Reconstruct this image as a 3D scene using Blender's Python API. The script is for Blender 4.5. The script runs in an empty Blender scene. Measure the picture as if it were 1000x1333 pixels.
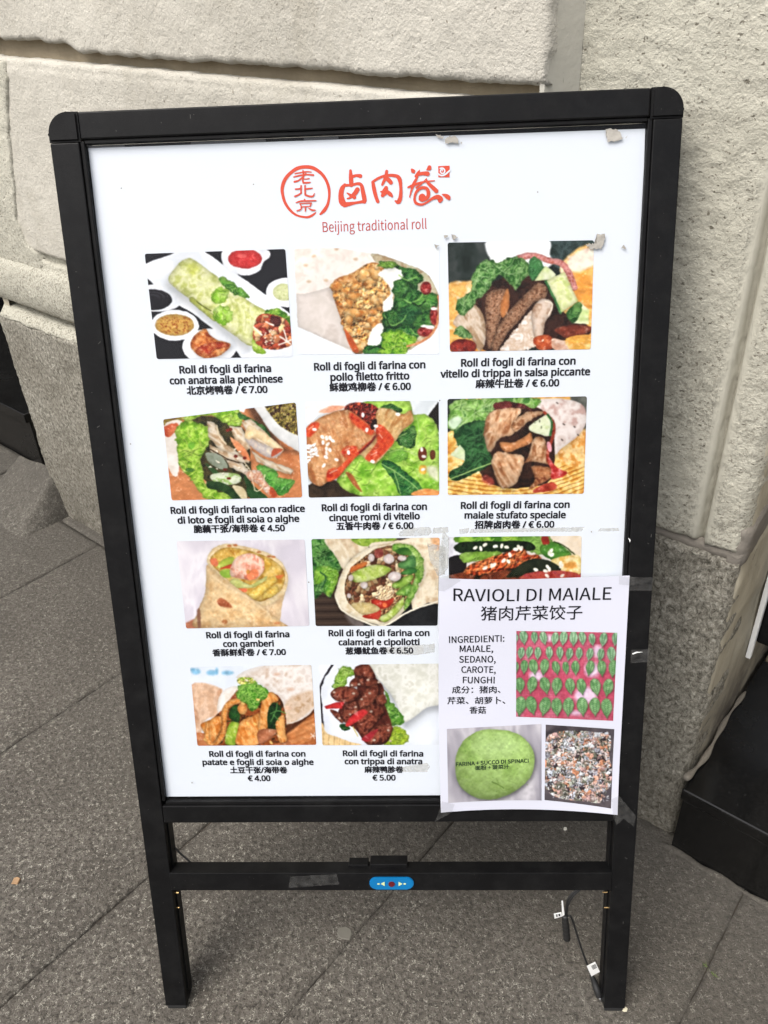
import bpy, bmesh, math, random
import numpy as np
from mathutils import Vector, Matrix

# ---------------------------------------------------------------- camera, sky, sun, exposure
SC = bpy.context.scene
COL = SC.collection
F, PX, PY = 1049.369, 500.0, 666.5                       # focal length and centre in pixels of the 1000 x 1333 photograph
CAM = np.array([0.04779349, -0.53407036, 1.14582636])
ROT = np.array([[0.99888761, 0.02020049, 0.04260843],
                [0.02455537, 0.54857632, -0.83573982],
                [-0.04025633, 0.83585642, 0.54747006]])  # camera axes (right, up, back) as columns
cd = bpy.data.cameras.new('camera')
cam = bpy.data.objects.new('camera', cd)
COL.objects.link(cam)
cam.matrix_world = Matrix([list(ROT[i]) + [CAM[i]] for i in range(3)] + [[0, 0, 0, 1]])
cd.sensor_fit = 'VERTICAL'; cd.sensor_height = 24.0; cd.sensor_width = 18.0
cd.lens = 24.0 * F / 1333.0
cd.clip_start = 0.02; cd.clip_end = 500.0
SC.camera = cam

SUN_ELEV, SUN_AZ = math.radians(56), math.radians(228)  # azimuth measured like a compass from +Y, clockwise
world = bpy.data.worlds.new('World'); SC.world = world; world.use_nodes = True
wt = world.node_tree; wt.nodes.clear()
sky = wt.nodes.new('ShaderNodeTexSky'); sky.sky_type = 'NISHITA'; sky.sun_disc = False
sky.sun_elevation = SUN_ELEV; sky.sun_rotation = SUN_AZ
sky.air_density = 1.0; sky.dust_density = 5.0; sky.ozone_density = 0.6
hs = wt.nodes.new('ShaderNodeHueSaturation'); hs.inputs['Saturation'].default_value = 0.42   # a veil of cloud takes the blue out
bg = wt.nodes.new('ShaderNodeBackground'); bg.inputs[1].default_value = 0.12
wo = wt.nodes.new('ShaderNodeOutputWorld')
wt.links.new(sky.outputs[0], hs.inputs['Color']); wt.links.new(hs.outputs[0], bg.inputs[0]); wt.links.new(bg.outputs[0], wo.inputs[0])
ld = bpy.data.lights.new('sun', 'SUN'); ld.energy = 1.1; ld.angle = math.radians(35); ld.color = (1.0, 0.965, 0.92)
sun = bpy.data.objects.new('sun', ld); COL.objects.link(sun)
sd = Vector((math.sin(SUN_AZ) * math.cos(SUN_ELEV), math.cos(SUN_AZ) * math.cos(SUN_ELEV), math.sin(SUN_ELEV)))
sun.rotation_euler = (-sd).to_track_quat('-Z', 'Y').to_euler()
sun.location = (0, 0, 6)
SC.view_settings.view_transform = 'Standard'; SC.view_settings.look = 'None'
SC.view_settings.gamma = 1.0; SC.view_settings.use_curve_mapping = False
SC.view_settings.exposure = 0.98
SC.render.engine = 'CYCLES'
SC.cycles.use_denoising = True
SC.cycles.transparent_max_bounces = 16

# ---------------------------------------------------------------- frames of reference
UD = np.array([0.7826, -0.6225, 0.0])                   # along the wall, towards the near right
VD = np.array([0.6225, 0.7826, 0.0])                    # into the wall
TILT = math.radians(17.159277866192138)
XB = np.array([1.0, 0, 0]); YB = np.array([0, math.cos(TILT), -math.sin(TILT)]); ZB = np.array([0, math.sin(TILT), math.cos(TILT)])
BW, BL = 0.61, 1.10343782                        # width and slanted height of the sign

def W(u, v, z):
    return UD * u + VD * v + np.array([0, 0, z])

def ray(px, py):
    return ROT @ np.array([(px - PX) / F, -(py - PY) / F, -1.0])

def onto(px, py, p0, n):
    """The point of the plane through p0 with normal n that stands at this place of the photograph."""
    d = ray(px, py)
    return CAM + d * (((np.asarray(p0) - CAM) @ n) / (d @ n))

def board_xy(px, py, y=0.0):
    """Sign coordinates (x across, z up the slant) of a measured place, on the sheet lying y behind the frame's front."""
    p = onto(px, py, YB * y, YB)
    return p @ XB, (p - YB * y) @ ZB

# ---------------------------------------------------------------- helpers
def tag(o, label=None, cat=None, group=None, kind=None):
    if label: o['label'] = label
    if cat: o['category'] = cat
    if group: o['group'] = group
    if kind: o['kind'] = kind
    return o

def link(name, me, m=None, parent=None, smooth=None):
    o = bpy.data.objects.new(name, me)
    COL.objects.link(o)
    if m is not None and not me.materials: me.materials.append(m)
    if parent is not None: o.parent = parent
    if smooth is not None:
        me.polygons.foreach_set('use_smooth', [smooth] * len(me.polygons))
    return o

def empty(name, loc=(0, 0, 0), rot=(0, 0, 0), parent=None):
    o = bpy.data.objects.new(name, None); COL.objects.link(o)
    o.location = loc; o.rotation_euler = rot; o.empty_display_size = 0.1
    if parent is not None: o.parent = parent
    return o

def pydata(name, vs, fs, m, parent=None, smooth=False):
    me = bpy.data.meshes.new(name); me.from_pydata([tuple(map(float, v)) for v in vs], [], [tuple(map(int, f)) for f in fs]); me.update()
    return link(name, me, m, parent, smooth)

def bm_obj(name, bm, m, parent=None, smooth=False):
    me = bpy.data.meshes.new(name); bmesh.ops.recalc_face_normals(bm, faces=bm.faces); bm.to_mesh(me); bm.free()
    return link(name, me, m, parent, smooth)

def add_box(bm, x0, x1, y0, y1, z0, z1, bev=0.0, seg=2, fr=None):
    """fr: optional function turning (a,b,c) into a point."""
    r = bmesh.ops.create_cube(bm, size=1.0)
    for v in r['verts']:
        v.co = Vector(((x0 + x1) / 2 + v.co.x * (x1 - x0), (y0 + y1) / 2 + v.co.y * (y1 - y0), (z0 + z1) / 2 + v.co.z * (z1 - z0)))
    vs = r['verts']
    if bev > 0:
        es = list({e for v in vs for e in v.link_edges})
        b = bmesh.ops.bevel(bm, geom=es, offset=bev, segments=seg, affect='EDGES', profile=0.5)
        vs = list({v for v in b['verts']} | {v for v in vs if v.is_valid})
    if fr:
        for v in vs: v.co = Vector(fr(*v.co))
    return vs

def prism(bm, pts, y0, y1):
    """Closed outline in x,z pushed from y0 to y1."""
    a = [bm.verts.new((p[0], y0, p[1])) for p in pts]; b = [bm.verts.new((p[0], y1, p[1])) for p in pts]
    bm.faces.new(a); bm.faces.new(b[::-1])
    n = len(pts)
    for i in range(n): bm.faces.new((a[i], b[i], b[(i + 1) % n], a[(i + 1) % n]))

def catmull(pts, k=6, closed=False):
    P = [np.array(p, float) for p in pts]; n = len(P); out = []
    rng = range(n) if closed else range(n - 1)
    for i in rng:
        if closed: p0, p1, p2, p3 = P[i - 1], P[i], P[(i + 1) % n], P[(i + 2) % n]
        else: p0, p1, p2, p3 = P[max(i - 1, 0)], P[i], P[i + 1], P[min(i + 2, n - 1)]
        for j in range(k):
            t = j / k
            out.append(0.5 * ((2 * p1) + (-p0 + p2) * t + (2 * p0 - 5 * p1 + 4 * p2 - p3) * t * t + (-p0 + 3 * p1 - 3 * p2 + p3) * t ** 3))
    if not closed: out.append(P[-1])
    return out

def tube(bm, pts, r, sides=10, k=6):
    P = catmull(pts, k) if k > 1 else [np.array(p, float) for p in pts]
    rr = r if callable(r) else (lambda t: r)
    rings = []; up = np.array([0.13, 0.37, 0.91])
    for i, p in enumerate(P):
        t = P[min(i + 1, len(P) - 1)] - P[max(i - 1, 0)]; t /= np.linalg.norm(t) + 1e-12
        a = np.cross(t, up); a /= np.linalg.norm(a); b = np.cross(t, a)
        q = rr(i / (len(P) - 1))
        rings.append([bm.verts.new(tuple(p + q * (a * math.cos(2 * math.pi * s / sides) + b * math.sin(2 * math.pi * s / sides)))) for s in range(sides)])
    for A, B in zip(rings, rings[1:]):
        for s in range(sides): bm.faces.new((A[s], A[(s + 1) % sides], B[(s + 1) % sides], B[s]))
    bm.faces.new(rings[0][::-1]); bm.faces.new(rings[-1])

# vectorised value noise
def _hash(ix, iy, s):
    h = (ix.astype(np.int64) * 374761393 + iy.astype(np.int64) * 668265263 + s * 974634777) & 0xFFFFFFFF
    h = ((h ^ (h >> 13)) * 1274126177) & 0xFFFFFFFF
    return ((h ^ (h >> 16)) & 0xFFFF) / 65535.0
def vnoise(x, y, s=0):
    ix, iy = np.floor(x), np.floor(y); fx, fy = x - ix, y - iy
    fx = fx * fx * fx * (fx * (fx * 6 - 15) + 10); fy = fy * fy * fy * (fy * (fy * 6 - 15) + 10)
    a, b = _hash(ix, iy, s), _hash(ix + 1, iy, s); c, d = _hash(ix, iy + 1, s), _hash(ix + 1, iy + 1, s)
    return (a * (1 - fx) + b * fx) * (1 - fy) + (c * (1 - fx) + d * fx) * fy
def fbm(x, y, s=0, o=4):
    x = np.asarray(x, float); y = np.asarray(y, float); t = 0; a = 0.5; n = 0
    for i in range(o):
        t = t + a * vnoise(x + 17.3 * i, y - 9.1 * i, s + i * 7); n += a; a *= 0.55; x = x * 2.03; y = y * 2.03
    return t / n

# ---------------------------------------------------------------- materials
def lin(c):
    return tuple(((v / 255) / 12.92 if v / 255 <= 0.04045 else ((v / 255 + 0.055) / 1.055) ** 2.4) for v in c)

class M:
    def __init__(s, name):
        s.m = bpy.data.materials.new(name); s.m.use_nodes = True; s.t = s.m.node_tree; s.n = s.t.nodes
        s.b = s.n['Principled BSDF']
        s.co = s.n.new('ShaderNodeTexCoord')
    def set(s, **k):
        for a, v in k.items(): s.b.inputs[a.replace('_', ' ')].default_value = v
        return s
    def noise(s, scale, detail=4, rough=0.55, dist=0.0, vec=None, typ='FBM', stretch=None):
        n = s.n.new('ShaderNodeTexNoise'); n.inputs['Scale'].default_value = scale; n.inputs['Detail'].default_value = detail
        n.inputs['Roughness'].default_value = rough; n.inputs['Distortion'].default_value = dist
        v = vec or s.co.outputs['Object']
        if stretch:
            mp = s.n.new('ShaderNodeMapping'); mp.inputs['Scale'].default_value = stretch; s.t.links.new(v, mp.inputs[0]); v = mp.outputs[0]
        s.t.links.new(v, n.inputs['Vector']); return n.outputs['Fac']
    def voro(s, scale, feature='F1', out='Distance'):
        n = s.n.new('ShaderNodeTexVoronoi'); n.feature = feature; n.inputs['Scale'].default_value = scale
        s.t.links.new(s.co.outputs['Object'], n.inputs['Vector']); return n.outputs[out]
    def ramp(s, fac, stops, interp='LINEAR'):
        r = s.n.new('ShaderNodeValToRGB'); r.color_ramp.interpolation = interp; e = r.color_ramp.elements
        while len(e) < len(stops): e.new(0.5)
        for i, (p, c) in enumerate(stops):
            e[i].position = p; e[i].color = (c, c, c, 1) if isinstance(c, (int, float)) else (*c, 1)
        s.t.links.new(fac, r.inputs[0]); return r.outputs[0]
    def mix(s, fac, a, b, mode='MIX'):
        n = s.n.new('ShaderNodeMix'); n.data_type = 'RGBA'; n.blend_type = mode
        for sock, v in ((n.inputs[0], fac), (n.inputs[6], a), (n.inputs[7], b)):
            if hasattr(v, 'is_output'): s.t.links.new(v, sock)
            elif isinstance(v, (int, float)): sock.default_value = v if sock.type == 'VALUE' else (v, v, v, 1)
            else: sock.default_value = (*v, 1)
        return n.outputs[2]
    def math(s, op, a, b=0.0):
        n = s.n.new('ShaderNodeMath'); n.operation = op
        for i, v in enumerate((a, b)):
            if hasattr(v, 'is_output'): s.t.links.new(v, n.inputs[i])
            else: n.inputs[i].default_value = v
        return n.outputs[0]
    def col(s, o): s.t.links.new(o, s.b.inputs['Base Color']); return s
    def rough(s, o): s.t.links.new(o, s.b.inputs['Roughness']); return s
    def bump(s, *hs):
        prev = None
        for h, dist, st in hs:
            n = s.n.new('ShaderNodeBump'); n.inputs['Distance'].default_value = dist; n.inputs['Strength'].default_value = st
            s.t.links.new(h, n.inputs['Height'])
            if prev: s.t.links.new(prev, n.inputs['Normal'])
            prev = n.outputs[0]
        s.t.links.new(prev, s.b.inputs['Normal']); return s

def plain(name, c, rough=0.6, metallic=0.0, var=0.06, scale=60, spec=0.5):
    m = M(name); m.set(Roughness=rough, Metallic=metallic); m.b.inputs['Specular IOR Level'].default_value = spec
    n = m.noise(scale, 3)
    m.col(m.mix(n, tuple(x * (1 - var) for x in c), tuple(min(1, x * (1 + var)) for x in c)))
    return m.m

def make_stucco():
    m = M('cream_stucco'); m.set(Roughness=0.92); m.b.inputs['Specular IOR Level'].default_value = 0.2
    big = m.noise(3.2, 4, 0.6); mid = m.noise(22, 4, 0.6)
    c = m.mix(m.ramp(big, [(0.3, 0), (0.72, 1)]), lin((174, 170, 159)), lin((194, 190, 179)))
    c = m.mix(m.ramp(mid, [(0.58, 0), (0.74, 0.5)]), c, lin((158, 155, 145)))
    pits = m.ramp(m.noise(170, 3, 0.6), [(0.27, 1), (0.36, 0)])
    c = m.mix(m.math('MULTIPLY', pits, 0.75), c, lin((98, 90, 76)))
    c = m.mix(m.ramp(m.noise(7, 6, 0.75, stretch=(1, 1, 0.5)), [(0.52, 0), (0.70, 0.35)]), c, lin((138, 131, 114)))   # weather stains
    m.col(c)
    m.bump((m.noise(50, 4, 0.6), 0.003, 0.5), (m.noise(150, 4, 0.65), 0.0030, 0.75), (m.noise(330, 2, 0.5), 0.0010, 0.7))
    return m.m

def make_rough_stucco():
    m = M('rough_grey_stucco'); m.set(Roughness=0.95); m.b.inputs['Specular IOR Level'].default_value = 0.15
    big = m.noise(2.6, 4, 0.6)
    c = m.mix(m.ramp(big, [(0.3, 0), (0.7, 1)]), lin((172, 169, 155)), lin((192, 189, 175)))
    # grime grows towards the street
    g = m.n.new('ShaderNodeSeparateXYZ'); m.t.links.new(m.co.outputs['Object'], g.inputs[0])
    low = m.n.new('ShaderNodeMapRange'); low.inputs[1].default_value = 0.95; low.inputs[2].default_value = 0.45
    m.t.links.new(g.outputs[2], low.inputs[0])
    dv = m.n.new('ShaderNodeVectorMath'); dv.operation = 'DOT_PRODUCT'; dv.inputs[1].default_value = (UD[0], UD[1], 0); m.t.links.new(m.co.outputs['Object'], dv.inputs[0])
    off = m.math('ABSOLUTE', m.math('SUBTRACT', dv.outputs['Value'], 0.1262))
    wob = m.math('ADD', off, m.math('MULTIPLY', m.math('SUBTRACT', m.noise(60, 3), 0.5), 0.006))
    clean = m.ramp(wob, [(0.0095, 1), (0.0145, 0)]); keep = m.math('SUBTRACT', 1.0, clean)   # the groove was pulled smooth with a trowel
    dirt = m.math('MULTIPLY', low.outputs[0], m.math('MULTIPLY', m.ramp(m.noise(200, 4, 0.7), [(0.48, 0), (0.60, 0.95)]), m.ramp(m.noise(11, 4, 0.7), [(0.35, 0.25), (0.62, 1)])))
    c = m.mix(m.math('MULTIPLY', dirt, keep), c, lin((92, 88, 78)))
    c = m.mix(m.math('MULTIPLY', m.ramp(wob, [(0.0012, 0.75), (0.0050, 0)]), m.ramp(m.noise(30, 3), [(0.2, 0.6), (0.6, 1)])), c, lin((108, 104, 92)))   # darker line along the groove
    pit = m.ramp(m.noise(150, 4, 0.65, 0.2, stretch=(1, 1, 1.5)), [(0.34, 1), (0.40, 0)])
    c = m.mix(m.math('MULTIPLY', m.math('MULTIPLY', pit, keep), 0.8), c, lin((84, 78, 66)))
    m.col(c)
    m.bump((m.math('MULTIPLY', m.noise(105, 4, 0.6), keep), 0.0040, 0.8), (m.math('MULTIPLY', m.voro(170), keep), 0.001, 0.5), (m.math('MULTIPLY', m.noise(330, 4, 0.7), keep), 0.0022, 0.9))
    return m.m

def make_granite_plinth():
    m = M('bush_hammered_granite'); m.set(Roughness=0.9); m.b.inputs['Specular IOR Level'].default_value = 0.2
    n = m.noise(165, 5, 0.75, 0.6, stretch=(1, 1, 0.75))
    c = m.ramp(n, [(0.34, lin((70, 67, 59))), (0.44, lin((122, 118, 107))), (0.54, lin((154, 150, 138))), (0.66, lin((188, 184, 172)))])
    big = m.noise(6, 4, 0.6)
    c = m.mix(m.ramp(big, [(0.4, 0), (0.75, 0.45)]), c, lin((106, 100, 88)))
    g = m.n.new('ShaderNodeSeparateXYZ'); m.t.links.new(m.co.outputs['Object'], g.inputs[0])
    low = m.n.new('ShaderNodeMapRange'); low.inputs[1].default_value = 0.30; low.inputs[2].default_value = 0.0
    low.inputs[3].default_value = 0.0; low.inputs[4].default_value = 0.65
    m.t.links.new(g.outputs[2], low.inputs[0])
    c = m.mix(m.math('MULTIPLY', low.outputs[0], m.ramp(m.noise(14, 4, 0.6), [(0.25, 0.3), (0.6, 1)])), c, lin((74, 68, 58)))
    m.col(c)
    m.bump((n, 0.006, 1.0), (m.noise(480, 3), 0.0015, 0.8))
    return m.m

def make_plaster():
    m = M('smooth_dirty_plaster'); m.set(Roughness=0.85)
    c = m.mix(m.ramp(m.noise(5, 5, 0.65, stretch=(1, 1, 0.4)), [(0.3, 0), (0.7, 1)]), lin((158, 150, 130)), lin((184, 178, 160)))
    c = m.mix(m.ramp(m.noise(40, 4, 0.7, stretch=(1, 1, 0.3)), [(0.5, 0), (0.75, 0.6)]), c, lin((120, 112, 96)))
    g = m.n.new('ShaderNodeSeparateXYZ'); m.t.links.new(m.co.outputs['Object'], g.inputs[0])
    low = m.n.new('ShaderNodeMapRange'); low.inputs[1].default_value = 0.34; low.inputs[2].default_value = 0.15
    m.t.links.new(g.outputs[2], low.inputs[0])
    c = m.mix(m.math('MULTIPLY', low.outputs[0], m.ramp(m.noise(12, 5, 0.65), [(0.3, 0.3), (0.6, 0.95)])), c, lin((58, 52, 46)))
    m.col(c); m.bump((m.noise(60, 4), 0.002, 0.5)); return m.m

def make_smooth_plaster():
    m = M('smooth_cream_plaster'); m.set(Roughness=0.9)
    c = m.mix(m.noise(12, 4, 0.6), lin((180, 177, 165)), lin((202, 199, 187)))
    c = m.mix(m.ramp(m.noise(90, 4, 0.7, stretch=(1, 1, 0.4)), [(0.64, 0), (0.72, 0.7)]), c, lin((110, 104, 90)))
    m.col(c); m.bump((m.noise(120, 4), 0.0015, 0.5)); return m.m

def make_mortar(name, a, b):
    m = M(name); m.set(Roughness=0.95)
    c = m.mix(m.noise(60, 4, 0.6), a, b)
    c = m.mix(m.ramp(m.noise(9, 4), [(0.4, 0), (0.7, 0.5)]), c, tuple(x * 0.55 for x in a))
    m.col(c); m.bump((m.noise(140, 4), 0.002, 0.8)); return m.m

def make_paving():
    m = M('worn_stone_paving'); m.set(Roughness=0.9); m.b.inputs['Specular IOR Level'].default_value = 0.25
    oi = m.n.new('ShaderNodeObjectInfo')
    base = m.mix(m.ramp(m.noise(5.5, 5, 0.65), [(0.3, 0), (0.7, 1)]), lin((94, 90, 83)), lin((127, 122, 113)))
    base = m.mix(m.ramp(m.noise(85, 4, 0.7), [(0.35, 0), (0.7, 0.8)]), base, lin((70, 65, 60)))
    base = m.mix(m.ramp(m.noise(180, 4, 0.8), [(0.47, 0), (0.62, 0.9)]), base, lin((44, 41, 37)))
    base = m.mix(m.ramp(m.noise(2.3, 5, 0.7), [(0.48, 0), (0.68, 0.4)]), base, lin((70, 66, 60)))
    fl = m.noise(165, 2.5, 0.55, 1.3)
    band = m.ramp(fl, [(0.47, 0), (0.495, 1), (0.505, 1), (0.53, 0)])
    where = m.math('MULTIPLY', m.ramp(m.noise(120, 3, 0.6), [(0.50, 0), (0.58, 1)]), m.ramp(m.noise(9, 3, 0.6), [(0.3, 0.45), (0.6, 1)]))
    base = m.mix(m.math('MULTIPLY', m.math('MULTIPLY', band, where), 0.95), base, lin((206, 202, 188)))
    pale = m.ramp(m.voro(240), [(0.10, 1), (0.16, 0)])
    base = m.mix(m.math('MULTIPLY', pale, m.math('MULTIPLY', m.ramp(m.noise(60, 3), [(0.5, 0), (0.6, 1)]), 0.8)), base, lin((176, 170, 155)))
    base = m.mix(m.ramp(m.noise(16, 5, 0.7), [(0.66, 0), (0.78, 0.7)]), base, lin((52, 48, 44)))
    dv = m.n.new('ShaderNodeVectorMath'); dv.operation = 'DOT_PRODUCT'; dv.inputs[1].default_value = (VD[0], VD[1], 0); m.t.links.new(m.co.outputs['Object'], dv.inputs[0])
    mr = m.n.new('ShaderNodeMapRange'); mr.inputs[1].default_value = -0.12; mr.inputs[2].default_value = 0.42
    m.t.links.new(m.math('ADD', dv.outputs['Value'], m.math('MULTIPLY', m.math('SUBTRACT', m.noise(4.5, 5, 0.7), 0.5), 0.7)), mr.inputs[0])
    base = m.mix(m.math('MULTIPLY', mr.outputs[0], m.ramp(m.noise(50, 4, 0.7), [(0.2, 0.40), (0.7, 0.92)])), base, lin((76, 73, 67)))   # uneven darker tone towards the foot of the wall
    base = m.mix(m.math('MULTIPLY', oi.outputs['Random'], 0.22), base, lin((72, 66, 60)))
    m.col(base)
    m.bump((m.noise(90, 6, 0.75), 0.0050, 1.0), (fl, 0.0016, 1.0))
    return m.m

def make_black_metal(name='black_powder_coat', rough=0.42, c=0.0045):
    m = M(name); m.set(Roughness=rough); m.b.inputs['Specular IOR Level'].default_value = 0.16
    dust = m.ramp(m.noise(30, 6, 0.75), [(0.45, 0), (0.75, 0.8)])
    spk = m.ramp(m.noise(420, 2, 0.5), [(0.73, 0), (0.77, 0.8)])
    cc = m.mix(dust, (c, c, c * 1.08), (c * 2.6, c * 2.6, c * 2.6))
    cc = m.mix(spk, cc, (0.06, 0.057, 0.05))
    m.col(cc); m.rough(m.ramp(m.noise(28, 4, 0.6), [(0.3, rough - 0.08), (0.7, rough + 0.14)]))
    m.bump((m.noise(900, 2), 0.00025, 0.5)); return m.m

def make_granite_black():
    m = M('polished_black_granite'); m.set(Roughness=0.12); m.b.inputs['Specular IOR Level'].default_value = 0.5
    n = m.noise(330, 3, 0.6)
    c = m.ramp(n, [(0.4, 0.003), (0.66, 0.006), (0.74, 0.025)])
    m.col(m.mix(m.ramp(m.noise(11, 5, 0.7), [(0.55, 0), (0.9, 0.12)]), c, (0.07, 0.066, 0.06)))
    m.rough(m.ramp(m.noise(9, 4, 0.6), [(0.3, 0.1), (0.75, 0.34)])); return m.m

def make_paper(name, c, gloss=0.35):
    m = M(name); m.set(Roughness=gloss)
    m.col(m.mix(m.noise(7, 3), c, tuple(x * 0.975 for x in c)))
    m.bump((m.noise(6, 2), 0.0012, 0.15)); return m.m

def make_clear(name, tint=(1, 1, 1), gl=1.0, rough=0.03, milk=0.0, milkc=(0.5, 0.5, 0.48)):
    """a thin clear sheet: lets light straight through and mirrors a little of the street"""
    m = bpy.data.materials.new(name); m.use_nodes = True; t = m.node_tree; t.nodes.clear()
    o = t.nodes.new('ShaderNodeOutputMaterial'); tr = t.nodes.new('ShaderNodeBsdfTransparent'); tr.inputs[0].default_value = (*tint, 1)
    g = t.nodes.new('ShaderNodeBsdfGlossy'); g.inputs['Roughness'].default_value = rough
    # Schlick's curve, the same from both sides of the sheet
    f = t.nodes.new('ShaderNodeLayerWeight'); f.inputs[0].default_value = 0.5
    pw = t.nodes.new('ShaderNodeMath'); pw.operation = 'POWER'; pw.inputs[1].default_value = 5.0; t.links.new(f.outputs['Facing'], pw.inputs[0])
    mu = t.nodes.new('ShaderNodeMath'); mu.operation = 'MULTIPLY_ADD'; mu.inputs[1].default_value = 0.9; mu.inputs[2].default_value = 0.04 * gl
    mx = t.nodes.new('ShaderNodeMixShader'); t.links.new(pw.outputs[0], mu.inputs[0]); t.links.new(mu.outputs[0], mx.inputs[0])
    src = tr.outputs[0]
    if milk:
        d = t.nodes.new('ShaderNodeBsdfDiffuse'); d.inputs[0].default_value = (*milkc, 1)
        m2 = t.nodes.new('ShaderNodeMixShader')
        n = t.nodes.new('ShaderNodeTexNoise'); n.inputs['Scale'].default_value = 120; n.inputs['Detail'].default_value = 4
        tc = t.nodes.new('ShaderNodeTexCoord'); t.links.new(tc.outputs['Object'], n.inputs['Vector'])
        r = t.nodes.new('ShaderNodeMapRange'); r.inputs[1].default_value = 0.3; r.inputs[2].default_value = 0.7
        r.inputs[3].default_value = milk * 0.4; r.inputs[4].default_value = milk * 1.6
        t.links.new(n.outputs['Fac'], r.inputs[0]); t.links.new(r.outputs[0], m2.inputs[0])
        t.links.new(tr.outputs[0], m2.inputs[1]); t.links.new(d.outputs[0], m2.inputs[2]); src = m2.outputs[0]
    t.links.new(src, mx.inputs[1]); t.links.new(g.outputs[0], mx.inputs[2]); t.links.new(mx.outputs[0], o.inputs[0])
    return m

STUCCO = make_stucco(); ROUGH = make_rough_stucco(); PLINTH = make_granite_plinth(); PLASTER = make_plaster()
MORTAR = make_mortar('joint_mortar', lin((138, 126, 104)), lin((160, 148, 126)))
MORTAR_L = make_mortar('pale_mortar', lin((142, 136, 120)), lin((170, 164, 148)))
MORTAR_D = make_mortar('dark_cement', lin((96, 90, 82)), lin((136, 130, 118)))
MORTAR_G = make_mortar('grey_cement', lin((112, 106, 98)), lin((142, 136, 126)))
PAVING = make_paving(); BLACK = make_black_metal(); PLASTIC = make_black_metal('black_plastic', 0.5, 0.004)
GRANITE = make_granite_black()
PAPER = make_paper('poster_paper', (0.60, 0.64, 0.69)); NOTICE = make_paper('notice_paper', (0.555, 0.565, 0.645), 0.5)
INK = plain('black_ink', (0.008, 0.008, 0.012), 0.6, spec=0.15); RED = plain('red_ink', lin((196, 74, 52)), 0.6, spec=0.15); RED2 = plain('dark_red_ink', lin((172, 66, 56)), 0.6, spec=0.15)
ACRYLIC = make_clear('clear_cover_sheet', gl=0.35); TAPE = make_clear('clear_tape', (0.93, 0.93, 0.93), 0.8, 0.2, 0.05)
RESIDUE = make_mortar('grey_residue', lin((158, 154, 146)), lin((178, 174, 166)))
BLUE = plain('blue_switch_plastic', lin((0, 104, 160)), 0.35); DARKRED = plain('dark_red_button', lin((92, 20, 28)), 0.3)
PALE = plain('pale_print', lin((196, 206, 150)), 0.5); BRASS = plain('brass', lin((190, 160, 110)), 0.3, 0.9)
WHITE = plain('white_label', (0.8, 0.8, 0.78), 0.6); STEEL = plain('bright_steel', (0.6, 0.6, 0.6), 0.3, 1.0)
RUBBER = plain('black_rubber', (0.014, 0.014, 0.014), 0.5)

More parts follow.
